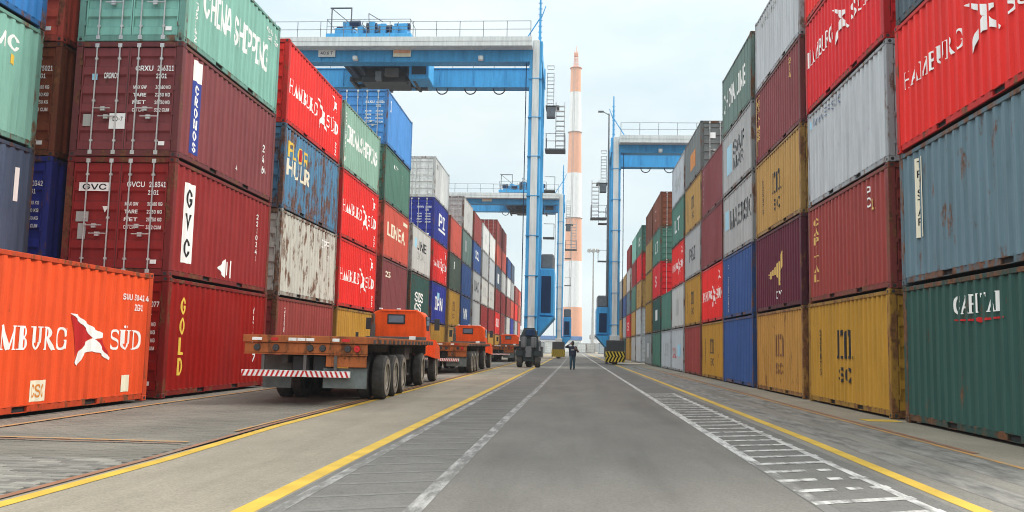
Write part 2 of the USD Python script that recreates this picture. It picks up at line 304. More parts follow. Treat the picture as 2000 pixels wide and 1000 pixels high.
def bird(s, z, w, h):
    """two-winged pennant: (white wings, red pennant)"""
    f = lambda pts: Polygon([(s+x*w, z+y*h) for x, y in pts])
    white = unary_union([f([(0, 1), (.14, .985), (.34, .84), (.62, .68), (.80, .60), (.80, .52), (.60, .47), (.50, .52), (.40, .66), (.20, .84)]),
                         f([(.52, .50), (.66, .46), (.78, .30), (1, .06), (.96, .02), (.74, .18), (.52, .22), (.36, .18), (.22, -.08), (.17, -.02), (.24, .22), (.40, .42)])])
    red = unary_union([f([(.02, .96), (.20, .82), (.40, .64), (.50, .52), (.40, .43), (.24, .24), (.15, .10)]), f([(.66, .46), (.80, .48), (.98, .10), (.78, .30)])])
    return white, red
def leaper(s, z, w, h):
    f = lambda pts: Polygon([(s+x*w, z+y*h) for x, y in pts])
    return unary_union([f([(0, .42), (.12, .50), (.34, .56), (.50, .70), (.62, .72), (.74, 1), (.82, .98), (.80, .74), (.74, .52), (.66, .36), (.62, .10), (.70, 0), (.56, .02), (.52, .24), (.40, .36), (.22, .36), (.10, .34), (.06, .38)]),
                        f([(0.02, .34), (.10, .26), (.24, .30), (.16, .36)])])

CW, CL, CH = 2.438, 6.058, 2.591
NP = 20; PM = .165; PITCHC = (CL-2*PM)/NP
RIM, DEEP = CW/2-.014, CW/2-.046
def profile_points():
    pts = []
    for k in range(NP):
        b = PM+k*PITCHC
        pts += [(b, RIM), (b+.27*PITCHC, RIM), (b+.51*PITCHC, DEEP), (b+.76*PITCHC, DEEP)]
    pts.append((CL-PM, RIM)); return pts
PROF = profile_points(); PS = np.array([p[0] for p in PROF]); PX = np.array([p[1] for p in PROF])
def drape(mb, g, off, side):
    """flat shape in panel coordinates (s from the viewer's left, z up) pressed onto the corrugation of the side facing side*x"""
    edges = np.concatenate([[0.0], PS, [CL]]); ex = np.concatenate([[RIM], PX, [RIM]])
    x0, _, x1, _ = g.bounds
    for a, b, xa, xb in zip(edges[:-1], edges[1:], ex[:-1], ex[1:]):
        if b <= x0 or a >= x1 or b-a < 1e-6: continue
        piece = g.intersection(sbox(a, -1, b, 5))
        if piece.is_empty: continue
        def fn(s, z):
            x = xa+(xb-xa)*(s-a)/(b-a)+off
            return (side*x, side*(s-CL/2), z)
        mb.poly(MultiPolygon([p for p in getattr(piece, 'geoms', [piece]) if p.geom_type == 'Polygon']), fn)
    return mb

def container_meshes():
    out = {}
    z0, z1 = .15, CH-.10
    for side in (1, -1):
        v, f = [], []
        for s, x in PROF: v += [(side*x, s-CL/2, z0), (side*x, s-CL/2, z1)]
        for k in range(len(PROF)-1): f.append((2*k, 2*k+2, 2*k+3, 2*k+1) if side > 0 else (2*k, 2*k+1, 2*k+3, 2*k+2))
        out['side', side] = MB().add(v, f).arrays()
        x = side*(CW/2)
        out['top_rail', side] = MB().cbox(x-side*.06, x-side*.004, -CL/2+.17, CL/2-.17, CH-.115, CH-.034, .008).arrays()
        b = MB(); xi, xo = x-side*.075, x-side*.026
        cuts = [-CL/2+.17, -1.03-.19, -1.03+.19, 1.03-.19, 1.03+.19, CL/2-.17]
        for k in (0, 2, 4): b.cbox(xi, xo, cuts[k], cuts[k+1], .040, .165, .008)
        for k in (1, 3): b.box(xi, xo, cuts[k], cuts[k+1], .145, .165); b.box(xi, xo, cuts[k], cuts[k+1], .040, .052)
        out['bottom_rail', side] = b.arrays()
        for j, c in enumerate((-1.03, 1.03)): out['pocket', side, j] = MB().box(x-side*.62, x-side*.07, c-.19, c+.19, .052, .145).arrays()
        for e in (1, -1):
            y = e*CL/2
            out['post', side, e] = MB().cbox(x-side*.003, x-side*.15, y-e*.004, y-e*.165, .115, CH-.115, .01).arrays()
            for top in (0, 1):
                za, zb = (CH-.118, CH) if top else (0, .118)
                xo, yo = x, y
                b = MB().cbox(x-side*.160, x+side*.0, y-e*.176, y+e*.0, za, zb, .012)
                out['casting', side, e, top] = b.arrays()
                zc = (za+zb)/2
                out['hole', side, e, top] = [MB().poly(Point(0, 0).buffer(.040, 4), lambda u, w: (x+side*.0025, y-e*.088+u, zc+w*.8)).arrays(), MB().poly(Point(0, 0).buffer(.036, 4), lambda u, w: (x-side*.080+u, y+e*.0025, zc+w)).arrays()]
    out['roof'] = MB().box(-CW/2+.06, CW/2-.06, -CL/2+.06, CL/2-.06, CH-.06, CH-.035).arrays()
    out['floor'] = MB().box(-CW/2+.06, CW/2-.06, -CL/2+.06, CL/2-.06, .145, .17).arrays()
    # blind end, corrugated
    v, f, xs, n = [], [], np.linspace(-CW/2+.15, CW/2-.15, 33), 0
    for k, x in enumerate(xs):
        y = CL/2-.02-(.04 if k % 4 in (2, 3) else 0); v += [(x, y, .12), (x, y, CH-.1)]
    for k in range(len(xs)-1): f.append((2*k+2, 2*k, 2*k+1, 2*k+3))
    out['end_wall'] = MB().add(v, f).box(-CW/2+.15, CW/2-.15, CL/2-.06, CL/2-.005, .02, .13).box(-CW/2+.15, CW/2-.15, CL/2-.06, CL/2-.005, CH-.12, CH-.02).arrays()
    # doors (near end)
    y = -CL/2
    out['header'] = MB().cbox(-CW/2+.152, CW/2-.152, y+.004, y+.10, CH-.125, CH-.004, .01).arrays()
    out['sill'] = MB().cbox(-CW/2+.152, CW/2-.152, y+.004, y+.10, .012, .15, .01).arrays()
    for j, (xa, xb) in enumerate(((-CW/2+.165, -.008), (.008, CW/2-.165))):
        zs = [(.165, 0)]
        for c in (.46, .88, 1.30, 1.72, 2.14): zs += [(c-.13, 0), (c-.085, 1), (c+.085, 1), (c+.13, 0)]
        zs.append((CH-.14, 0))
        v = []; f = []
        for z, d in zs: v += [(xa, y+.035+.036*d, z), (xb, y+.035+.036*d, z)]
        for k in range(len(zs)-1): f.append((2*k, 2*k+1, 2*k+3, 2*k+2))
        b = MB().add(v, f)
        for xe in (xa, xb): b.box(xe-.03 if xe == xb else xe, xe if xe == xb else xe+.03, y+.026, y+.08, .16, CH-.135)
        out['door', j] = b.arrays()
        hx = (-CW/2+.14, CW/2-.14)[j]
        for q, z in enumerate((.42, .98, 1.54, 2.10)): out['hinge', j, q] = MB().box(hx-.035, hx+.035, y-.0, y+.03, z-.05, z+.05).arrays()
        for q, fx in enumerate((.30, .80) if j == 0 else (.20, .70)):
            x = xa+(xb-xa)*fx
            b = MB().tube((x, y+.006, .09), (x, y+.006, CH-.07), .017, 8)
            for z in (.10, CH-.09): b.box(x-.045, x+.045, y-.004, y+.02, z-.045, z+.045)
            for z in (.36, 1.25, 2.2): b.box(x-.035, x+.035, y+.0, y+.035, z-.022, z+.022)
            out['rod', j, q] = b.arrays()
            zh = 1.08 if q == 0 else .90
            d = 1 if q == 0 else -1
            out['handle', j, q] = MB().tube((x, y-.008, zh), (x+d*.40, y-.010, zh), .013, 6).box(x+d*.22-.05, x+d*.22+.05, y-.012, y+.03, zh-.055, zh+.035).arrays()
    out['seal'] = MB().box(-.008, .008, y+.03, y+.05, .16, CH-.135).arrays()
    return out
CM = container_meshes()
TIERW = ['lowest', 'second up', 'third up', 'fourth up', 'fifth up']
ORDW = ['first', 'second', 'third', 'fourth', 'fifth', 'sixth', 'seventh', 'eighth', 'ninth', 'tenth', 'eleventh', 'twelfth', 'thirteenth', 'fourteenth', 'fifteenth', 'sixteenth', 'seventeenth', 'eighteenth']
SIDE_INK = {}
def container(col, desc, place, x, y, z, face, marks=(), doors=(), detail=2, jig=True, group=None):
    """face: +1 when the lettered side looks to +x (left row), -1 when it looks to -x (right row)"""
    lb = f'{desc}, {place}' if place else desc
    if len(lb.split()) > 16: print('LONG', len(lb.split()), lb)
    if jig: x += rng.uniform(-.018, .018)*1; y += rng.uniform(-.02, .02)
    p = thing('shipping_container', f'{desc}, {place}' if place else desc, 'shipping container', (x, y+CL/2, z), group=group)
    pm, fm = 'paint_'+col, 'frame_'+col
    for s in (1, -1):
        obj('side_panel', CM['side', s], pm, p)
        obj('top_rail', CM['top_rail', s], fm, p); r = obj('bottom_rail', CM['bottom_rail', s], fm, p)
        if detail > 0:
            for j in (0, 1): obj('fork_pocket', CM['pocket', s, j], 'pocket_dark', r)
        for e in (1, -1):
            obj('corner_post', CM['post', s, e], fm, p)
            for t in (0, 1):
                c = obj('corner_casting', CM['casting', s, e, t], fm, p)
                if detail > 1 and (s == face or e < 0):
                    for q in (0, 1):
                        if (q == 0 and s == face) or (q == 1 and e < 0): obj('casting_hole', CM['hole', s, e, t][q], 'pocket_dark', c)
    obj('roof', CM['roof'], pm, p); obj('floor', CM['floor'], 'pocket_dark', p); obj('end_wall', CM['end_wall'], pm, p)
    obj('door_header', CM['header'], fm, p); obj('door_sill', CM['sill'], fm, p); obj('door_seal', CM['seal'], 'rubber_seal', p)
    for j in (0, 1):
        d = obj('door', CM['door', j], pm, p)
        if detail > 1:
            for q in range(4): obj('hinge', CM['hinge', j, q], fm, d)
        for q in (0, 1):
            obj('lock_rod', CM['rod', j, q], 'galvanised', d)
            if detail > 1: obj('handle', CM['handle', j, q], 'galvanised', d)
    for k, (name, ink, g) in enumerate(marks):
        for gg in (getattr(g, 'geoms', [g]) if name == 'emblem' else [g]):
            mb = drape(MB(), gg, .003+.002*(k % 6), face)
            if mb.n: obj(name, mb, 'ink_'+ink, p)
    for k, (name, ink, g) in enumerate(doors):
        yy = -CL/2+.022-.002*(k % 4)
        obj(name, MB().poly(g, lambda u, w: (u, yy, w)), 'ink_'+ink, p)
    return p

# marks
def m_txt(t, s, z, h, w=None, ink='white', bold=True, serif=False): return ('lettering', ink, word(t, s, z, h, w, bold, serif))
def m_col(t, s, zt, h, pitch, w, ink='white'): return ('lettering', ink, column(t, s, zt, h, pitch, w))
def m_box(s0, z0, s1, z1, ink, name='painted_panel'): return (name, ink, sbox(s0, z0, s1, z1))
def m_bird(s, z, w, h, red=True):
    a, b = bird(s, z, w, h)
    return ([('emblem', 'red', b)] if red else []) + [('emblem', 'white', a)]
def m_code(s, z, code, h=.11, typ='22G1', ink='white'): return [m_txt(code, s, z, h, h*8.6, ink), m_txt(typ, s+h*4, z-h*1.7, h, h*3.2, ink)]
def sud_side(small=True):
    return [m_txt('HAMBURG', .25, 1.02, .44, 2.9, serif=True), m_txt('SÜD', 4.30, .98, .44, 1.40, serif=True)] + m_bird(3.15, .74, 1.15, .95, False) + m_bird(4.90, 1.78, .62, .50, False) + [m_col('22', 5.45, .70, .2, .26, .13)]
def sc(ink='black', s=2.52):
    g = unary_union([word('m', s, 1.22, .78, 1.05), word('s', s+.02, .62, .42, .46), word('c', s+.55, .62, .42, .46), sbox(s-.05, 1.15, s+1.12, 1.21)])
    return [('emblem', ink, g), ('lettering', ink, column('225873', s-1.5, 1.86, .15, .2, .10))]
def star_name(t, s, z, h, w, ink='slateish'): return [m_box(s, z, s+h*1.1, z+h*1.1, 'pale_blue', 'emblem'), m_txt(t, s+h*1.5, z, h, w, 'black', False)]
def coded_door(code, rows=True):
    out = [('lettering', 'white', word(code[:4], .16, 1.93, .11, .40)), ('lettering', 'white', word(code[4:], .66, 1.93, .11, .46)), ('lettering', 'white', word('22G1', .64, 1.76, .10, .24))]
    if rows:
        for k, (a, b) in enumerate((('MAX GW', '30480 KG'), ('TARE', '2230 KG'), ('NET', '28250 KG'), ('CU CAP', '33.2 CUM'))):
            out += [('lettering', 'white', word(a, .14, 1.52-.17*k, .075, .30)), ('lettering', 'white', word(b, .64, 1.52-.17*k, .075, .34))]
    return out + [('placard', 'white', sbox(.78, .26, .92, .35))]

# ------------------------------------------------------------------ ground, lanes and painted lines
def sheet(x0, x1, y0, y1, z, nx=1, ny=1):
    xs, ys = np.linspace(x0, x1, nx+1), np.linspace(y0, y1, ny+1)
    v = [(x, y, z) for y in ys for x in xs]; w = nx+1
    return MB().add(v, [(j*w+i, j*w+i+1, (j+1)*w+i+1, (j+1)*w+i) for j in range(ny) for i in range(nx)])
def ribbon(pts, w, z):
    """painted line along pts, constant width across x"""
    v = []
    for k, (x, y) in enumerate(pts): v += [(x-w/2, y, z), (x+w/2, y, z)]
    return MB().add(v, [(2*k, 2*k+1, 2*k+3, 2*k+2) for k in range(len(pts)-1)])
FAR = 420.0
struct('ground', sheet(-900, 900, -80, 1700, -.030), 'yard_ground')
struct('road', sheet(-1.18, 2.06, -10, FAR, -.009), 'road_asphalt')
struct('walkway', sheet(-2.32, -1.18, -10, FAR, -.009), 'hatch_paving'); struct('walkway', sheet(2.06, 3.22, -10, FAR, -.009), 'hatch_paving')
struct('crane_runway', sheet(-4.40, -2.32, -10, FAR, -.009), 'concrete_strip'); struct('crane_runway', sheet(3.22, 5.16, -10, FAR, -.009), 'concrete_tyred')
struct('stacking_apron', sheet(5.16, 9.6, -10, FAR, -.009), 'concrete_strip')
lane = struct('truck_lane', sheet(-14.6, -4.40, -10, FAR, -.024), 'paver_bed')
# concrete pavers of the truck lane: near ones singly, the rest as one part, then plain sheet where they cannot be told apart
def paver(b, x, y, z): b.cbox(x+.004, x+.226, y+.004, y+.111, z-.05, z, .006)
row, single, rest = 0, [], MB()
y = 5.6
while y < 34.0:
    x = -8.62 + (.115 if row % 2 else 0)
    while x < -4.62:
        z = -.012 + rng.uniform(-.0035, .0025)
        if y < 9.6 and x > -6.2-(y-5.6)*.45 and len(single) < 300: single.append((x, y, z))
        else: paver(rest, x, y, z)
        x += .23
    y += .115; row += 1
for x, y, z in single:
    b = MB(); paver(b, x, y, z); obj('paver', b, f'paver_tone_{rng.randrange(4)}', lane)
obj('paving_field', rest, 'paver', lane, kind='stuff')
obj('paving_strip', sheet(-8.62, -4.40, 34.0, FAR, -.014), 'concrete_tyred', lane)
def line(name, pts, w, z, mat): struct(name, ribbon(pts, w, z), mat)
def seg(x0, x1, y0, y1, n=1): return [(x0+(x1-x0)*k/n, y0+(y1-y0)*k/n) for k in range(n+1)]
line('yellow_line', [(-2.42, -10), (-2.42, 9), (-2.40, 20), (-2.30, 60), (-2.2, 300)], .17, -.006, 'line_yellow')
line('yellow_line', [(-4.27, -10), (-4.25, 9), (-4.40, 13), (-4.42, 30), (-4.35, 300)], .14, -.004, 'line_yellow')
line('red_line', [(-4.44, -10), (-4.42, 9), (-4.555, 13), (-4.575, 30), (-4.5, 120)], .085, .003, 'line_red')
line('yellow_line', [(-4.66, 12), (-4.69, 30), (-4.62, 120)], .06, .004, 'line_orange')
line('white_line', [(-2.21, -10), (-2.19, 12), (-2.15, 60)], .11, -.006, 'line_white_faint')
line('white_line', [(-1.24, -10), (-1.19, 8), (-1.14, 16), (-1.0, 30), (-.78, 63), (-.6, 120)], .14, -.006, 'line_white_faint')
line('white_line', [(2.10, 10.2), (2.10, 70), (2.15, 200)], .13, -.006, 'line_white'); line('white_line', [(2.10, -10), (2.10, 10.2)], .13, -.006, 'line_gone')
line('white_line', [(3.05, -10), (2.99, 8), (2.95, 26)], .10, -.006, 'line_white')
line('yellow_line', [(3.36, -10), (3.38, 8), (3.46, 13), (3.5, 40), (3.5, 200)], .17, -.006, 'line_yellow')
line('orange_line', [(5.17, -10), (5.18, 12), (5.16, 40), (5.3, 200)], .09, -.004, 'line_orange')
line('orange_line', [(5.30, 12), (5.32, 60)], .10, -.003, 'line_red')
line('orange_line', [(-7.72, 6), (-7.85, 11.5), (-8.0, 16.5), (-8.08, 60)], .09, .004, 'line_orange')
struct('orange_line', MB().add([(-7.8, 10.50, .003), (-4.70, 10.55, .003), (-4.70, 10.63, .003), (-7.8, 10.58, .003)], [(0, 1, 2, 3)]), 'line_orange')
struct('orange_line', MB().add([(-7.8, 10.32, .003), (-4.70, 10.37, .003), (-4.70, 10.43, .003), (-7.8, 10.38, .003)], [(0, 1, 2, 3)]), 'line_red')
struct('yellow_patch', MB().add([(5.62, 17.2, -.004), (6.30, 17.2, -.004), (6.30, 17.75, -.004), (5.62, 17.75, -.004)], [(0, 1, 2, 3)]), 'line_yellow')
def bars(x0, x1, y_from, y_to, step, slant, w, mat, broken):
    y = y_from; k = 0
    while y < y_to:
        cuts = [(0, 1)]
        if broken and k in (4, 5, 6): cuts = [(0, .42), (.55, .70), (.80, 1)]
        if broken and k == 6: cuts = [(0, .48), (.62, .78)]
        b = MB()
        for a, c in cuts:
            xa, xc = x0+(x1-x0)*a, x0+(x1-x0)*c; ya, yc = y+slant*a, y+slant*c
            zb = -.005 if broken else -.0072
            b.add([(xa, ya, zb), (xc, yc, zb), (xc, yc+w, zb), (xa, ya+w, zb)], [(0, 1, 2, 3)])
        struct('hatch_bar', b, mat); y += step; k += 1
bars(2.05, 3.06, 5.75, 26, .62, .48, .15, 'line_white', True)
bars(-2.14, -1.26, 5.8, 24, .66, .42, .09, 'line_ghost', False)
line('tyre_mark', [(4.78, -10), (4.80, 60), (4.8, 160)], .62, -.007, 'tyre_dark'); line('tyre_mark', [(3.95, -10), (3.97, 60), (3.97, 160)], .42, -.007, 'tyre_dark')

# ------------------------------------------------------------------ container stacks
XL, XR = -8.63-CW/2, 6.35+CW/2
T, B_, N = 'white', 'black', None
gvc_door = [('painted_panel', 'white', sbox(-.92, 1.83, -.22, 2.02)), ('lettering', 'black', word('GVC', -.84, 1.865, .12, .54))] + coded_door('GVCU218341 2') + [('placard', 'grey', sbox(-.94, 1.16, -.66, 1.38)), ('placard', 'grey', sbox(-.88, .78, -.70, 1.12)), ('emblem', 'white', Polygon([(-.36, 1.50), (-.22, 1.50), (-.30, 1.36)]))]
cronos_door = coded_door('CRXU246311 5') + [('emblem', 'pale_blue', sbox(-.82, 1.72, -.70, 1.86)), ('lettering', 'white', word('CRONOS', -.55, 1.76, .12, .34)), ('placard', 'white', sbox(-.36, .62, .0, .97)), ('lettering', 'black', word('DO-7', -.28, .80, .09, .22)), ('placard', 'grey', sbox(-.96, .68, -.78, .95))]
LEFT = [  # y, from the ground up: paint, look, marks, door marks
 (11.28, [('orange', 'bright orange container with roman letters and winged emblem', [m_txt('HAMBURG', .68, 1.03, .38, 2.47, serif=True), m_txt('SÜD', 4.58, 1.03, .38, 1.12, serif=True)] + m_bird(3.22, .82, 1.34, .84) + [m_txt('SUDU 370421 4', 4.95, 2.0, .11, .95), m_txt('22G1', 5.35, 1.80, .12, .32), m_box(2.20, .20, 2.66, .54, 'cream', 'placard'), m_txt('CSC', 2.26, .27, .2, .34, 'orange'), m_box(5.03, .22, 5.32, .54, 'cream', 'placard')], [])]),
 (17.98, [('deep_red', 'deep red container with yellow vertical letters', [m_col('GOLD', .70, 2.17, .36, .445, .27, 'yellow'), m_col('6512', 5.05, 2.18, .20, .26, .14), m_col('07', 5.22, 1.20, .20, .3, .12), m_txt('IPN 1980', 4.7, .34, .12, .9)], coded_door('GLDU512077 1')),
   ('brick_red', 'brick red container with black letters on white upright panel', [m_box(.62, .36, 1.10, 2.16, 'white'), m_col('GVC', .70, 2.02, .40, .56, .30, 'black'), ('emblem', 'white', unary_union([Polygon([(2.62, .42), (3.05, .68), (3.05, .20)]), sbox(3.14, .28, 3.24, .62), sbox(3.32, .22, 3.40, .66)])), m_col('2210341', 5.0, 2.1, .13, .19, .1)], gvc_door),
   ('maroon', 'maroon container with white letters on blue upright strip', [m_box(.66, .25, 1.06, 1.92, 'blue'), m_box(.66, 1.92, 1.06, 2.40, 'white'), m_col('CRONOS', .74, 1.84, .21, .265, .24), m_col('246', 5.2, 1.5, .2, .3, .1), m_txt('4', 3.3, .40, .12), m_txt('DV', 5.2, .72, .13)], cronos_door),
   ('mint', 'mint green container with big white letters', [m_txt('CHINA SHIPPING', .96, .98, .72, 4.25), m_col('CCLU3142', .56, 1.62, .14, .18, .14), m_code(5.0, 2.15, 'CCLU 31', .10)[0], m_code(5.1, 1.95, '22', .1)[0]], coded_door('CCLU314206 7'))]),
 (24.87, [('red_brown', 'red brown container with small upright code', [m_col('ZSC8', .74, 2.26, .15, .19, .16), m_col('6', .8, 1.45, .15, .2, .12)], []),
   ('worn_white', 'dirty white container streaked with rust', [m_txt('IPF', 4.2, 1.92, .26, .95), m_txt('2210', 5.0, 1.6, .1, .4)], []),
   ('worn_blue', 'rusty blue container with yellow two line lettering', [m_txt('FLOR', .40, 1.66, .46, 1.95, 'yellow'), m_txt('HULR', .36, 1.10, .48, 2.2, 'cream'), m_box(1.5, 1.72, 1.75, 2.1, 'red', 'emblem')], []),
   ('bright_red', 'bright red container with pale roman letters and white emblem', sud_side(), [])]),
 (31.40, [('yellow', 'yellow container behind the trailer deck', [m_box(3.0, 1.0, 3.4, 1.7, 'black', 'placard')], []),
   ('bright_red', 'bright red container with roman letters and emblem', sud_side(), []), ('bright_red', 'bright red container with roman letters and emblem', sud_side(), []),
   ('pale_green', 'pale green container with chunky white letters', [m_txt('CHINA SHIPPING', .5, 1.15, .62, 5.1), m_col('CCLU210', .22, 2.2, .2, .28, .2)], [])]),
 (38.60, [('brick_red', 'brick red container', [], []), ('maroon', 'plain maroon container with small cream number', [m_txt('23', .9, 1.76, .26, 1.0, 'cream'), ], []),
   ('coral', 'coral container with cream letters', [m_txt('LINEA', .9, 1.12, .60, 4.2, 'cream'), m_col('I', .8, 2.3, .5, .6, .2, 'cream'), m_box(4.5, 2.05, 5.6, 2.22, 'cream')], []),
   ('mid_green', 'mid green container with tiny white lettering', [m_txt('UTY', 2.1, 1.86, .18, .9), m_col('11', 3.9, 1.9, .2, .3, .12)], []),
   ('sky_blue', 'sky blue container with white lettered doors', [m_col('I', .6, 2.2, .5, .5, .25)], coded_door('BLKU410236 5') + [('emblem', 'pale_blue', sbox(-.8, 1.7, -.6, 1.86))])]),
 (45.75, [('dull_white', 'dull white container', [m_box(2, .4, 3.4, 1.2, 'grey')], []), ('dark_green', 'dark green container with white square emblem', [m_txt('SIS', 1.5, 1.05, .5, 2.6), m_txt('CS', 1.5, .5, .45, 2.0)], []),
   ('dull_white', 'off white container with dark letters', [m_txt('JNE', 1.6, 1.35, .5, 3.0, 'black'), m_txt('GCAL', 1.6, .8, .4, 2.8, 'grey'), m_box(.9, 1.4, 1.5, 1.9, 'pale_blue')], [])]),
 (52.75, [('yellow', 'yellow container', [], []), ('navy', 'navy blue container with pale emblem', [m_txt('IPN', 1.5, .9, .8, 3.0), m_box(2.3, 1.6, 3.1, 2.0, 'pale_blue')], []), ('bright_red', 'bright red container with roman letters and emblem', sud_side(), []),
   ('navy', 'navy blue container with tall pale logo', [m_txt('PI', 2.1, 1.1, .8, 2.6), m_box(2.0, .8, 4.8, .95, 'white')], coded_door('NVYU120345 9')), ('white', 'white container with grey ribbed doors', [m_box(.6, 1.9, 1.1, 2.2, 'grey')], coded_door('WHTU550213 4'))]),
 (60.0, [('gold', 'mustard container', [], []), ('yellow', 'yellow container with dark upright logo', sc('brown', 2.3), []), ('olive', 'dark olive container with tiny white logo', [m_txt('F', 2.4, 1.6, .5)], []), ('coral', 'coral container', [], [])]),
 (67.0, [('grey', 'grey container', [], []), ('royal_blue', 'royal blue container with white emblem', [m_txt('MN', 1.6, .8, .8, 2.4)], []), ('royal_blue', 'plain royal blue container', [], []), ('grey_green', 'grey green container with white mark', [m_box(1.6, 1.0, 2.6, 1.9, 'grey')], []), ('dull_white', 'off white container with grey mark', [m_txt('J', 3, 1, .9, .8, 'grey')], coded_door('OFWU330172 8'))]),
 (74.4, [('red_brown', 'red brown container', [], []), ('grey', 'grey container', [], []), ('grey', 'grey container with dark letters', [m_txt('UAC', 1.2, .9, .9, 3.6, 'black')], []), ('royal_blue', 'royal blue container with white letters', [m_txt('OCL', 1.6, 1.2, .7, 3)], []), ('red_brown', 'red brown container', [], [])]),
 (81.8, [('brick_red', 'brick red container', [], []), ('brick_red', 'brick red container', [], []), ('dull_white', 'off white container with grey letters', [m_txt('MOL', 1.2, .9, .9, 3.6, 'grey')], []), ('grey', 'light grey container', [], []), ('white', 'white container', [m_txt('K', 2.6, .9, .9, 1, 'grey')], [])]),
 (89.0, [('yellow', 'yellow container', [], []), ('brick_red', 'brick red container', [], []), ('dull_white', 'off white container', [m_txt('OOL', 1.2, .9, .9, 3.6, 'grey')], []), ('light_grey', 'light grey container', [], []), ('white', 'white container', [], [])]),
 (97.0, [('yellow', 'yellow container', [], []), ('bright_red', 'bright red container with pale emblem', [m_txt('SUD', 1.2, .9, .9, 3.6)], []), ('brick_red', 'brick red container', [], []), ('slate', 'slate container with white panel', [m_box(2, .7, 4, 1.8, 'white')], []), ('coral', 'coral container', [], []), ('red_brown', 'red brown container', [], [])]),
 (104.5, [('gold', 'mustard container', [], []), ('red_brown', 'red brown container', [], []), ('brick_red', 'brick red container', [], []), ('dull_white', 'off white container', [], []), ('coral', 'coral container', [], []), ('red_brown', 'red brown container', [], [])]),
 (113.5, [('grey', 'grey container', [], []), ('dull_white', 'off white container', [], []), ('red_brown', 'red brown container', [], []), ('white', 'white container', [], []), ('royal_blue', 'royal blue container', [], [])]),
 (121.0, [('gold', 'mustard container', [], []), ('navy', 'navy container', [], []), ('coral', 'coral container', [], []), ('grey', 'grey container', [], []), ('slate', 'slate container', [], [])]),
 (130.0, [('navy', 'navy container', [], []), ('grey', 'grey container', [], []), ('bright_red', 'bright red container', [], []), ('red_brown', 'red brown container', [], [])]),
 (138.0, [('gold', 'mustard container', [], []), ('coral', 'coral container', [], []), ('worn_orange', 'dull orange container', [], []), ('coral', 'coral container', [], [])]),
]
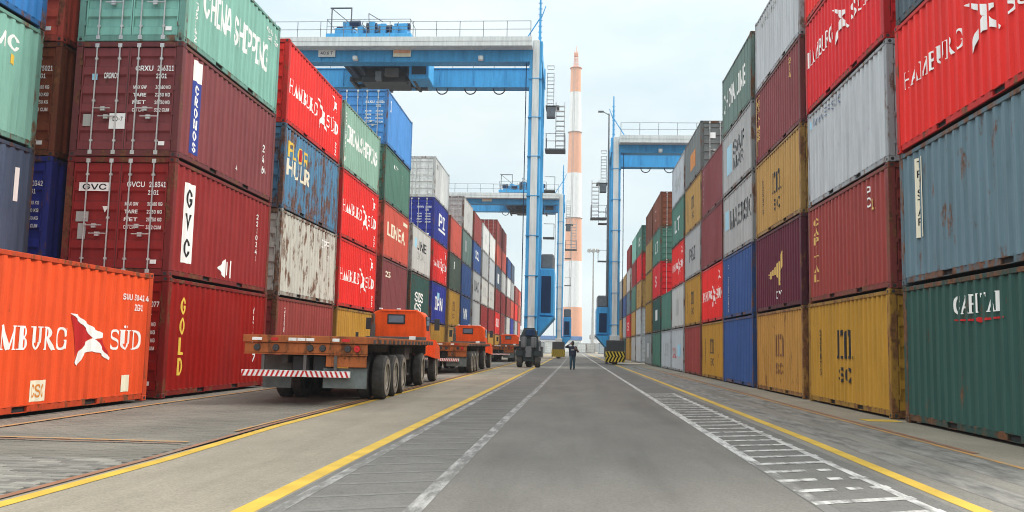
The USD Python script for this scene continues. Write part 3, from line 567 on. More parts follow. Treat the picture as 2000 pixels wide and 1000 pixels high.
RIGHT = [  # near edge y
 (11.27, [('dark_green', 'dark green container with white roman letters', [m_txt('CAPITAL', 2.22, 1.95, .31, 1.64, serif=True), ('painted_panel', 'red', Polygon([(2.25, 1.845), (3.05, 1.82), (3.15, 1.795), (3.25, 1.82), (3.92, 1.845), (3.92, 1.87), (3.22, 1.86), (3.12, 1.885), (3.02, 1.86), (2.25, 1.87)]))], []),
   ('steel_blue', 'faded steel blue container with white upright strip', [m_box(.74, .84, 1.06, 2.34, 'cream'), m_col('TRISTAR', .83, 2.28, .13, .18, .12, 'black')], []),
   ('bright_red', 'bright red container with big roman letters and white emblem', [m_txt('HAMBURG', .36, 1.18, .34, 2.62, serif=True), m_txt('SÜD', 4.35, 1.12, .34, 1.15, serif=True)] + m_bird(3.05, .98, 1.20, .84, False), []),
   ('dark_slate', 'dark slate container at the picture edge', [], [])]),
 (17.91, [('yellow', 'yellow container with two line black logo', sc(), coded_door('MEDU225873 0')), ('red_brown', 'reddish brown container with yellow upright letters', [m_col('CAPITAL', .50, 2.20, .19, .245, .40, 'gold'), m_col('PC', 4.7, 2.3, .2, .25, .22), m_txt('11', 5.0, 1.76, .22, .3, 'gold')], []),
   ('light_grey', 'light grey container with small dark letters and blue star', [m_box(.02+.2, 2.13, .42, 2.33, 'pale_blue', 'emblem'), m_txt('MAERSK', .55, 2.14, .22, 2.35, 'slate_ink', False)], coded_door('MSKU301277 2')),
   ('signal_red', 'red container with roman letters and white emblem', [m_txt('HAMBURG', .2, 1.25, .44, 2.3, serif=True), m_txt('SÜD', 3.95, 1.20, .40, 1.3, serif=True)] + m_bird(2.50, 1.10, 1.25, .90, False), []), ('bright_red', 'bright red container cut by the picture top', [], [])]),
 (24.66, [('faded_yellow', 'faded yellow container with brown worn logo', sc('brown', 2.66), []), ('purple', 'deep purple container with golden leaping animal emblem', [('emblem', 'gold', leaper(1.9, .72, 2.45, 1.05)), m_txt('I Y', 2.9, .34, .22, .8)], []),
   ('gold', 'mustard container with black two line logo', sc('black', 2.55), []), ('maroon', 'maroon container with golden upright letters', [m_col('TEXTAINER', .25, 2.40, .13, .18, .34, 'gold'), m_col('214', 4.75, 2.3, .16, .22, .16, 'gold'), m_box(.12, .3, .22, 2.4, 'gold', 'painted_panel')], []),
   ('light_grey', 'pale grey container with faint letters near its top', [m_txt('MAERSK', 1.0, 2.1, .2, 2.3, 'grey')], [])]),
 (31.34, [('royal_blue', 'royal blue container with one short white mark', [m_col('II', 1.2, 2.2, .24, .3, .12)], []), ('royal_blue', 'royal blue container with long white upright lettering', [m_col('FLORENS', 1.22, 2.18, .24, .28, .17), m_txt('4', 4.9, 2.1, .2)], []),
   ('grey', 'grey container with big dark letters', [m_txt('MAERSK', 1.55, 1.05, .72, 4.15, 'black'), m_box(.5, 1.1, 1.3, 1.9, 'pale_blue', 'emblem')], []), ('grey', 'grey container with blue square and dark lettering', [m_box(.9, .75, 2.0, 1.95, 'pale_blue', 'emblem'), m_txt('SAF', 2.4, 1.35, .55, 2.3, 'black'), m_txt('MAR', 2.5, .75, .45, 2.0, 'black')], []),
   ('grey_green', 'grey green container with tall pale letters', [m_txt('CHINA LINE', .3, 1.0, .75, 4.6)], [])]),
 (37.55, [('yellow', 'yellow container with black upright logo', sc(), []), ('bright_red', 'bright red container with roman letters and emblem', sud_side(), []), ('maroon', 'plain maroon container', [m_col('1', 4.6, 2.2, .2, .3, .1)], []), ('maroon', 'maroon container with fine white upright lettering', [m_col('CAIU4421', .35, 2.3, .15, .25, .16)], [])]),
 (44.0, [('red_brown', 'red brown container', [m_col('1', .6, 2.2, .2, .3, .1)], []), ('yellow', 'yellow container with black upright logo', sc(), []), ('grey', 'grey container with dark letters', [m_txt('P&I', 1.8, .9, .7, 2.4, 'black')], []), ('gold', 'mustard container with black upright logo', sc(), []),
   ('dark_grey', 'dark grey container with lettered doors and orange emblem', [m_box(2.0, .7, 4.2, 1.6, 'orange', 'emblem')], coded_door('GRYU440915 6') + [('placard', 'white', sbox(-.75, 1.68, -.45, 1.98)), ('placard', 'white', sbox(.35, 1.68, .65, 1.98))])]),
 (50.7, [('light_grey', 'light grey container with red and teal marks', [m_txt('DAL', .6, .8, .6, 2, 'red'), m_box(3.4, .9, 4.8, 1.6, 'pale_blue')], []), ('dull_white', 'off white container', [m_box(2.2, .8, 3.4, 1.8, 'grey')], []), ('bright_red', 'bright red container with roman letters and emblem', sud_side(), []), ('mid_green', 'teal green container with white letters', [m_txt('LT', 1.6, .8, .8, 2.6)], []), ('light_grey', 'light grey container with faint letters', [m_txt('SAF', 1.6, .8, .8, 3, 'grey')], [])]),
 (57.2, [('light_grey', 'light grey container with dark logo', [m_txt('UES', 1.6, .9, .8, 3, 'grey')], []), ('mid_green', 'green container', [], [])]),
 (64.2, [('mid_green', 'teal container', [], []), ('dark_green', 'dark green container with white mark', [m_box(2.0, .9, 3.8, 1.7, 'white')], []), ('signal_red', 'red container', [m_txt('S', 2.2, .9, .8, 1)], coded_door('RDXU118820 3')), ('mid_green', 'green container with white lettered doors', [m_txt('LT', 2.2, .9, .8, 2)], coded_door('GRNU671120 5')), ('rust_brown', 'rust brown container with ribbed doors', [m_txt('I', 2.2, .9, .8, .3)], coded_door('RSTU450021 1'))]),
 (71.2, [('grey', 'grey container', [m_box(2, .6, 3.6, 1.8, 'white')], []), ('yellow', 'yellow container', [], []), ('yellow', 'yellow container', [], []), ('gold', 'mustard container', [], []), ('rust_brown', 'rust brown container', [], [])]),
 (82.0, [('light_grey', 'light grey container with dark logo', [m_txt('U', 2.2, .9, .8, 1, 'grey')], []), ('light_grey', 'light grey container', [m_txt('UA', 2.2, .9, .8, 2, 'grey')], []), ('gold', 'mustard container with dark upright logo', sc('brown'), []), ('signal_red', 'dark red container with white lettered doors', [], coded_door('DKRU330821 4')), ('mid_green', 'teal green container with white lettered doors', [m_txt('CS', 2.2, .9, .8, 2)], coded_door('TLGU920021 7'))]),
 (89.0, [('grey', 'grey container', [], []), ('gold', 'mustard container', [], []), ('mid_green', 'green container', [], []), ('brick_red', 'brick red container', [], []), ('mint', 'pale green container', [], [])]),
 (98.0, [('yellow', 'yellow container', [], []), ('signal_red', 'red container', [m_txt('S', 2, .8, .9, 2)], []), ('steel_blue', 'steel blue container', [], []), ('dull_white', 'off white container with pink tint', [], []), ('brick_red', 'brick red container', [], [])]),
 (105.5, [('dark_green', 'dark green container', [], []), ('grey', 'grey container', [], []), ('royal_blue', 'royal blue container', [], []), ('gold', 'mustard container', [], [])]),
 (114.0, [('maroon', 'maroon container', [], []), ('yellow', 'yellow container', [], []), ('dark_slate', 'dark slate container', [], []), ('grey', 'grey container', [], [])]),
 (122.0, [('slate', 'slate container', [], []), ('olive', 'olive container', [], []), ('grey', 'grey container', [], []), ('dull_white', 'off white container', [], [])]),
 (131.0, [('mid_green', 'green container', [], []), ('red_brown', 'red brown container', [], []), ('grey_green', 'grey green container', [], []), ('slate', 'slate container', [], [])]),
]
plain('ink_slate_ink', (.10, .13, .20), .6)
ROW2 = [(11.30, [('dark_slate', 'dark slate container behind the orange one', [], []), ('slate', 'dark slate blue container with white upright letters', [m_col('GESEACO', 4.75, 2.3, .17, .23, .16), m_box(5.5, 1.4, 5.6, 2.1, 'white')], []), ('mint', 'mint green container with white round emblem', [m_txt('EMC', 4.2, 1.85, .3, 1.1), ('emblem', 'white', ell(3.6, 1.2, .55, .55).difference(ell(3.5, 1.2, .33, .36))), m_box(5.05, 1.55, 5.2, 1.75, 'yellow')], []), ('bright_blue', 'blue container cut by the picture corner', [m_box(3.5, .4, 4.6, .9, 'white')], [])]),
        (17.95, [('bright_blue', 'blue container tucked behind the lettered doors', [], []), ('navy', 'dark blue container with white door codes', [], coded_door('BLUU110342 6')), ('rust_brown', 'rusty brown container with dark doors', [], coded_door('BRNU775021 9')), ('coral', 'reddish orange container cut by the picture top', [], coded_door('ORGU225031 2'))])]
def build_row(data, x, face, where, start=0):
    for k, (y, tiers) in enumerate(data):
        n = len(tiers); det = 2 if y < 47 else (1 if y < 84 else 0)
        for t, (col, desc, marks, doors) in enumerate(tiers):
            pos = 'topmost' if t == n-1 and n > 1 else ('alone' if n == 1 else TIERW[t])
            place = f'{pos} in {where} stack {ORDW[k]}' if n > 1 else 'alone nearest the camera on the left'
            container(col, desc, place, x, y, t*CH, face, marks, doors, det, group=f'containers stacked in the {where} row')
build_row(LEFT, XL, 1, 'left')
build_row(ROW2, -11.40-CW/2, 1, 'left rear')
build_row(RIGHT, XR, -1, 'right')

# ------------------------------------------------------------------ rubber tyred gantry cranes
def drive_foot(p, x, yy):
    """dark drive gear under the near leg: twin tyres either side of a gear housing"""
    y = yy-1.55
    ft = obj('drive_foot', MB().cbox(x-.36, x+.36, y-.30, y+1.2, .35, 1.75, .05).cbox(x-.62, x+.62, y-.25, y+.9, 1.0, 1.62, .04).cbox(x-.55, x+.55, y-.1, y+.9, 1.62, 2.0, .04).hull([(x-.5, y+.1, 2.0), (x+.5, y+.1, 2.0), (x-.34, y+.3, 2.45), (x+.34, y+.3, 2.45), (x-.5, y+.9, 2.0), (x+.5, y+.9, 2.0), (x-.34, y+.9, 2.45), (x+.34, y+.9, 2.45)]), 'foot_grey', p, smooth=30)
    for s in (-1, 1):
        w = obj('drive_tyre', MB().lathe([(.24, -.16), (.42, -.17), (.475, -.11), (.48, 0), (.475, .11), (.42, .17), (.24, .16)], 24, 'x', (x+s*.56, y+.05, .48)), 'tyre', p, smooth=40)
        obj('hub', MB().lathe([(.26, s*.14), (.18, s*.08), (.15, s*.17), (.01, s*.17)], 16, 'x', (x+s*.56, y+.05, .48)), 'crane_grey', w, smooth=40)
        obj('mud_guard', MB().box(x+s*.34, x+s*.78, y-.46, y-.42, .72, 1.0).box(x+s*.38, x+s*.76, y-.44, y+.6, 1.0, 1.03), 'foot_grey', ft)
        obj('motor', MB().lathe([(.01, -.34), (.16, -.32), (.18, -.26), (.18, .26), (.16, .32), (.01, .34)], 14, 'z', (x+s*.30, y-.28, 1.55)), 'crane_grey', ft, smooth=35)
    obj('gear_cover', MB().cbox(x-.20, x+.20, y-.38, y-.30, .62, 1.30, .03), 'crane_grey', ft)
    obj('hose', MB().path([(x-.2, y-.32, 1.8), (x-.35, y-.45, 1.3), (x-.15, y-.40, .9)], .02, 6).path([(x+.22, y-.32, 1.9), (x+.42, y-.44, 1.4), (x+.2, y-.40, 1.0)], .02, 6), 'black_steel', ft)
    obj('tool_locker', MB().cbox(x-.20, x+.36, y-.20, y+.25, 1.95, 2.35, .03), 'crane_dark', p)
def crane(x0, y0, d, H, label, span=23.4, base=5.7, trolley=11.0, detail=2, hz=3.3, hh=3.1, gh=1.62, lw=.40, twin=False):
    """x0: centre of the road side legs, y0: front of the near leg, d: direction of the span"""
    p = thing('gantry_crane', label, 'gantry crane', (x0, y0, 0), group='gantry cranes over the stacks')
    X = lambda a: d*a
    gb = H-gh
    for a in (0, span):
        for j, yy in enumerate((.45, base+.45)):
            leg = obj('leg', MB().cbox(X(a-lw), X(a+lw), yy-.42, yy+.42, 1.95, H-.05, .04), 'crane_blue' , p)
            if j == 0:
                obj('leg_facing', MB().cbox(X(a-.26), X(a+.18), yy-.50, yy-.425, 2.0, H-.02, .02), 'crane_white', leg)
                r = MB()
                for s in (-.16, .16): r.tube((X(a+.62)+s*.0, yy+s, 2.6), (X(a+.62), yy+s, H-.5), .022, 5)
                for z in np.arange(2.7, H-.6, .42): r.tube((X(a+.62), yy-.16, z), (X(a+.62), yy+.16, z), .012, 4)
                obj('ladder', r, 'crane_dark', leg)
                for z in np.arange(3.2, H-1, 2.6): obj('joint_flange', MB().box(X(a-lw-.03), X(a+lw+.03), yy-.52, yy+.44, z, z+.05), 'crane_blue', leg)
        obj('sill_beam', MB().cbox(X(a-.40), X(a+.40), -.3, base+1.2, 1.75, 2.35, .04), 'crane_white', p)
        for j, yy in enumerate((.3, base+.6)):
            bg = obj('bogie', MB().cbox(X(a-.46), X(a+.46), yy-1.0, yy+1.0, 1.05, 1.72, .05).box(X(a-.62), X(a-.50), yy-.9, yy+.9, .55, 1.3).box(X(a+.50), X(a+.62), yy-.9, yy+.9, .55, 1.3), 'crane_grey', p)
            for k in (-.62, .62):
                w = MB().lathe([(.35, -.19), (.58, -.21), (.66, -.15), (.67, 0), (.66, .15), (.58, .21), (.35, .19)], 20, 'x', (X(a), yy+k, .67))
                obj('wheel', w, 'tyre', bg, smooth=40)
            if j == 0 and twin and a == 0:
                drive_foot(p, X(a), yy)
            elif j == 0:
                pn = obj('hazard_panel', MB().cbox(X(a-.78), X(a+.78), yy-1.42, yy-1.32, .20, 1.05, .015), 'hazard_yellow', p)
                st = MB(); zone = sbox(-.77, .21, .77, 1.04)
                for q in range(-6, 7):
                    for lo, hi, sg in ((.21, .625, 1), (.625, 1.04, -1)):
                        g = Polygon([(q*.26+sg*.0, lo), (q*.26+.13, lo), (q*.26+.13+sg*.2, hi), (q*.26+sg*.2, hi)]).intersection(zone)
                        if not g.is_empty: st.poly(g, lambda u, w: (u, yy-1.424, w))
                obj('stripe', st, 'hazard_black', pn)
                obj('drive_box', MB().cbox(X(a-.72), X(a+.72), yy-1.30, yy-.98, .9, 1.95, .04), 'black_steel', p)
    # the two girders
    for j, yy in enumerate((.45, base+.45)):
        g = obj('girder', MB().cbox(X(-.46), X(span+.5), yy-.40, yy+.40, gb, H-.06, .03), 'crane_blue', p)
        f = MB()
        for zz in (gb-.03, H-.10): f.box(X(.47), X(span), yy-.48, yy+.48, zz, zz+.05)
        obj('flange', f, 'crane_blue', g)
        s = MB()
        for a in np.arange(2.4, span, 2.4): s.box(X(a), X(a+.03), yy-.47, yy-.395, gb+.02, H-.12)
        obj('stiffener', s, 'crane_blue', g)
        rl = MB().box(X(-.2), X(span+.2), yy-.06, yy+.06, H-.06, H+.06); obj('trolley_rail', rl, 'crane_grey', g)
    walk = obj('walkway', MB().cbox(X(.2), X(span), -.92, -.06, H-.72, H-.14, .02).box(X(.2), X(span), -.94, -.92, H-.40, H-.10), 'crane_white', p)
    rail = MB()
    for yy in (-.88, base+1.25):
        z0 = H-.14 if yy < 0 else H-.1
        for a in np.arange(.3, span, 1.55): rail.tube((X(a), yy, z0), (X(a), yy, z0+1.1), .022, 4)
        for h in (.55, 1.1): rail.tube((X(.3), yy, z0+h), (X(span), yy, z0+h), .018, 4)
    obj('railing', rail, 'crane_grey', p)
    obj('walkway', MB().box(X(.2), X(span), base+.86, base+1.3, H-.2, H-.1), 'crane_white', p)
    for a in (0, span): obj('end_beam', MB().cbox(X(a-.40), X(a+.40), .88, base+.02, H-1.1, H-.14, .03), 'crane_blue', p)
    # plates and lamps on the near girder
    for a, w, ink in ((14.0, 1.15, 'ink_white'), (8.9, 1.2, 'ink_orange'), (17.6, 1.0, 'ink_white')):
        pl = obj('sign_plate', MB().cbox(X(a-w/2), X(a+w/2), -.10, -.045, gb+.28, gb+.80, .01), ink if ink == 'ink_white' else 'ink_cream', p)
        if ink == 'ink_orange': obj('plate_band', MB().box(X(a-w/2+.05), X(a+w/2-.05), -.104, -.101, gb+.52, gb+.75), 'tower_orange', pl)
        elif detail > 1:
            g = word('40.6 T', -.42, gb+.44, .2, .84, True); obj('lettering', MB().poly(g, lambda u, w_: (X(a)+u, -.104, w_)), 'crane_dark', pl)
    for a in (3.6, 12.0, 16.4):
        l = obj('floodlight', MB().cbox(X(a-.16), X(a+.16), -.40, -.06, gb-.02, gb+.26, .03), 'crane_white', p); obj('lamp_glass', MB().box(X(a-.12), X(a+.12), -.36, -.12, gb-.03, gb-.024), 'lamp_lens', l)
    # festoon cable under the far girder
    for k, a in enumerate((2.9, 5.0, 7.1)):
        t = np.linspace(0, math.pi, 11); pts = [(X(a+.42*math.cos(u)), base+.3, gb-.05-.42*math.sin(u)) for u in t]
        obj('festoon_cable', MB().path(pts, .045, 6), 'black_steel', p)
    # trolley, hoist and cab
    a = trolley
    tr = obj('trolley', MB().cbox(X(a-2.9), X(a+2.9), -.2, .4, H+.08, H+.42, .03).cbox(X(a-2.9), X(a+2.9), base+.4, base+1.0, H+.08, H+.42, .03).cbox(X(a-2.9), X(a-2.4), .4, base+.4, H+.1, H+.4, .02).cbox(X(a+2.4), X(a+2.9), .4, base+.4, H+.1, H+.4, .02).box(X(a-2.4), X(a+2.4), .4, base+.4, H+.02, H+.10), 'crane_blue', p)
    mh = MB()
    mh.lathe([(.02, -1.5), (.52, -1.5), (.52, 1.5), (.02, 1.5)], 18, 'x', (X(a-.2), 2.6, H+.98)); mh.lathe([(.62, -1.56), (.62, -1.44)], 18, 'x', (X(a-.2), 2.6, H+.98))
    for k in range(5): mh.cbox(X(a-1.9+k*.78), X(a-1.5+k*.78), .1, 1.5, H+.42, H+1.05+.16*((k*7) % 3), .03)
    mh.cbox(X(a+1.5), X(a+2.4), .2, 1.8, H+.42, H+.95, .04); mh.cbox(X(a-2.5), X(a-1.6), .3, 1.6, H+.42, H+1.30, .04); mh.tube((X(a-2.2), 1.7, H+.8), (X(a-1.0), 1.7, H+.8), .3, 12)
    obj('hoist_machinery', mh, 'crane_blue', tr)
    for k in range(13):
        bx, by, sx, sz = a-2.3+.37*k, rng.uniform(.15, 1.2), rng.uniform(.10, .26), rng.uniform(.35, 1.15)
        b = MB().cbox(X(bx-sx), X(bx+sx), by, by+.5, H+.42, H+.42+sz, .02)
        if k % 3 == 0: b = MB().tube((X(bx-.35), by, H+.42+sz*.8), (X(bx+.35), by, H+.42+sz*.8), .24, 10)
        obj('hoist_motor', b, ('crane_dark', 'crane_grey', 'crane_blue')[k % 3], tr)
    fr = MB(); fx = a+2.3
    for s in (0, 1.35): fr.tube((X(fx+s-1.0), .2, H+.3), (X(fx+s-1.0), .2, H+2.35), .045, 6)
    fr.tube((X(fx-1.0), .2, H+2.32), (X(fx+.45), .2, H+2.32), .055, 6); fr.tube((X(fx-1.0), .2, H+1.2), (X(fx+.35), .2, H+2.3), .03, 5); fr.tube((X(a), .1, H+.4), (X(a+.1), .1, H+1.9), .03, 5); fr.tube((X(a+.1), .1, H+1.9), (X(a-.9), .1, H+1.3), .03, 5)
    obj('service_frame', fr, 'crane_grey', tr)
    ut = MB()
    for k in range(10): ut.tube((X(a+rng.uniform(-2.3, 2.4)), rng.uniform(-.2, 1.8), H+.42), (X(a+rng.uniform(-2.3, 2.4)), rng.uniform(-.2, 1.8), H+.42+rng.uniform(.3, 1.1)), .03, 5)
    for s in (-2.8, 2.85): 
        for yy in (-.15, 1.8): ut.tube((X(a+s), yy, H+.4), (X(a+s), yy, H+1.4), .02, 4)
        ut.tube((X(a+s), -.15, H+1.4), (X(a+s), 1.8, H+1.4), .02, 4)
    ut.tube((X(a-2.8), -.15, H+1.4), (X(a+2.85), -.15, H+1.4), .02, 4); ut.tube((X(a-2.8), -.15, H+.9), (X(a+2.85), -.15, H+.9), .016, 4)
    obj('trolley_rail_guard', ut, 'crane_grey', tr)
    ub = MB().cbox(X(a-2.2), X(a+2.2), 1.0, base-.1, H-1.15, H+.0, .05)
    for k in range(6): ub.tube((X(a-1.9+.7*k), 1.2, H-1.2), (X(a-1.9+.7*k), base-.3, H-1.2), .16, 8)
    obj('trolley_underframe', ub, 'crane_dark', tr)
    cab = obj('operator_cab', MB().cbox(X(a-3.9), X(a-2.5), 1.4, 3.4, gb-.75, H-.2, .06), 'crane_blue', p)
    obj('cab_window', MB().cbox(X(a-3.7), X(a-2.7), 1.375, 1.40, gb-.45, gb+.35, .01), 'dark_glass', cab); obj('cab_window', MB().cbox(X(a-2.51), X(a-2.475), 1.6, 3.2, gb-.5, gb+.3, .01), 'dark_glass', cab)
    sp = MB().cbox(X(a-2.2), X(a+.9), 2.1, 4.3, gb-.75, gb-.35, .05).cbox(X(a-2.9), X(a+1.6), 2.3, 2.7, gb-.62, gb-.42, .03).cbox(X(a-2.9), X(a+1.6), 3.7, 4.1, gb-.62, gb-.42, .03)
    for s in (-2.9, 1.5): sp.cbox(X(a+s), X(a+s+.2), 1.9, 4.5, gb-.78, gb-.42, .03)
    for s in (-1.7, .4): sp.lathe([(.05, -.1), (.34, -.1), (.34, .1), (.05, .1)], 14, 'y', (X(a+s), 2.4, gb-.2)).lathe([(.05, -.1), (.34, -.1), (.34, .1), (.05, .1)], 14, 'y', (X(a+s), 4.0, gb-.2))
    spp = obj('spreader', sp, 'black_steel', p)
    for k in range(11):
        ca, cy, cz, sx, sz = a+rng.uniform(-3.3, .2), rng.uniform(1.3, 4.2), gb+rng.uniform(-.75, .35), rng.uniform(.15, .5), rng.uniform(.12, .36)
        obj('sheave_block', MB().cbox(X(ca-sx), X(ca+sx), cy, cy+.4, cz-sz, cz+sz, .02), ('crane_grey', 'black_steel', 'trailer_steel')[k % 3], spp)
    for s in (-1.7, -1.4, .1, .4):
        for yy in (2.4, 4.0): obj('hoist_rope', MB().tube((X(a+s), yy, gb-.2), (X(a+s), yy, H+.1), .02, 4), 'black_steel', spp)
    # corner mast, stair, platforms and power house on the road side
    ms = MB().tube((X(-.25), .5, H), (X(-.25), .5, H+3.6), .09, 8, .05).tube((X(.75), .5, H+.1), (X(-.25), .5, H+1.7), .045, 6).tube((X(-.25), .5, H+1.5), (X(-.6), .5, H+2.5), .035, 5)
    for z in np.arange(H+.3, H+3, .4): ms.box(X(-.25)-.14, X(-.25)+.14, .46, .54, z, z+.03)
    obj('lightning_mast', ms, 'crane_blue', p)
    yo = base+.2
    sf = MB(); zs = H-6.0
    sf.box(X(-.52), X(-2.0), yo-.3, yo+1.2, zs-.08, zs); sf.box(X(-.52), X(-1.5), yo-.3, yo+1.2, zs+3.1, zs+3.16)
    for xx in (-.6, -1.95): 
        for yy in (yo-.28, yo+1.15): sf.tube((X(xx), yy, zs), (X(xx), yy, zs+1.1), .025, 4)
    for h in (.55, 1.1): sf.tube((X(-.55), yo-.28, zs+h), (X(-1.95), yo-.28, zs+h), .02, 4); sf.tube((X(-1.95), yo-.28, zs+h), (X(-1.95), yo+1.15, zs+h), .02, 4)
    pf = obj('access_platform', sf, 'crane_grey', p)
    st = MB()
    for s in (-1.28, -1.9): st.tube((X(s), yo-.2, zs), (X(s), yo-.2, zs+3.4), .04, 5)
    for k in range(9): st.box(X(-1.28), X(-1.9), yo-.26, yo-.06, zs+.2+.36*k, zs+.26+.36*k)
    obj('stair', st, 'galvanised', p)
    cb = MB().cbox(X(-.6), X(-1.2), yo-.3, yo+.3, zs+2.3, zs+3.05, .03); obj('switch_cabinet', cb, 'crane_grey', p)
    up = MB()
    for s in (-.62, -1.1): up.tube((X(s), yo-.2, zs+3.1), (X(s), yo-.2, H-.4), .03, 5)
    for k in range(11): up.box(X(-.62), X(-1.1), yo-.24, yo-.16, zs+3.3+.28*k, zs+3.34+.28*k)
    for k in (0, 3, 6, 9): up.path([(X(-.62), yo-.2, zs+3.4+.28*k), (X(-.62), yo-.85, zs+3.4+.28*k), (X(-1.1), yo-.85, zs+3.4+.28*k), (X(-1.1), yo-.2, zs+3.4+.28*k)], .018, 4)
    obj('caged_ladder', up, 'galvanised', p)
    hs = obj('power_house', MB().cbox(X(-.50), X(-1.45), 1.2, base-.2, hz, hz+hh, .05), 'crane_blue', p)
    obj('house_door', MB().cbox(X(-.62), X(-1.25), 1.165, 1.2, hz+.2, hz+hh-.5, .01), 'crane_dark', hs)
    obj('exhaust_box', MB().cbox(X(-.56), X(-1.40), 1.5, base-1.0, hz+hh, hz+hh+1.0, .08), 'crane_grey', p)
    obj('house_bracket', MB().hull([(X(-.45), 1.0, hz-.06), (X(-1.5), 1.0, hz-.06), (X(-.45), base, hz-.06), (X(-1.5), base, hz-.06), (X(-.45), 1.0, hz-1.3), (X(-.45), base, hz-1.3)]), 'crane_blue', p)
    for z in (9.0, 12.4): obj('access_platform', MB().box(X(-.50), X(-1.3), yo-.2, yo+.8, z, z+.06).tube((X(-1.28), yo-.2, z), (X(-1.28), yo-.2, z+1.0), .02, 4).tube((X(-.55), yo-.2, z+1.0), (X(-1.28), yo-.2, z+1.0), .02, 4), 'crane_grey', p)
    return p
crane(-2.70, 55.6, -1, 21.45, 'tall blue gantry crane spanning the left stacks, nearest of three', trolley=11.2, twin=True, gh=1.45)
crane(-1.62, 103.0, -1, 19.6, 'blue gantry crane standing farther down the left side, behind the nearest one', trolley=4.6, detail=1, lw=.36, gh=1.3, hz=2.6, hh=2.3)
crane(3.45, 71.8, 1, 18.95, 'blue gantry crane spanning the right stacks', trolley=15.0, detail=1, gh=1.35, lw=.36, hz=2.4, hh=2.3)

# ------------------------------------------------------------------ flatbed trucks
def wheel(p, x, y, r, w, out):
    """x: outer face side; out: +1 / -1 direction of the outer face"""
    t = obj('wheel', MB().lathe([(r*.60, -w/2), (r*.90, -w/2), (r, -w/2+.04), (r, w/2-.04), (r*.90, w/2), (r*.60, w/2)], 24, 'x', (x, y, r)), 'tyre', p, smooth=35)
    o = out
    obj('rim', MB().lathe([(r*.60, o*(w/2-.015)), (r*.52, o*(w/2-.10)), (r*.30, o*(w/2-.10)), (r*.26, o*(w/2-.03)), (.01, o*(w/2-.03))], 18, 'x', (x, y, r)), 'dusty_rim', t, smooth=35)
    b = MB()
    for k in range(8): a = k*math.pi/4; b.tube((x+o*(w/2-.11), y+r*.40*math.cos(a), r+r*.40*math.sin(a)), (x+o*(w/2-.07), y+r*.40*math.cos(a), r+r*.40*math.sin(a)), .02, 5)
    obj('wheel_nuts', b, 'black_steel', t)
    # sidewall band
    obj('sidewall', MB().lathe([(r*.62, o*(w/2+.004)), (r*.86, o*(w/2+.004))], 24, 'x', (x, y, r)), 'tyre_wall', t)
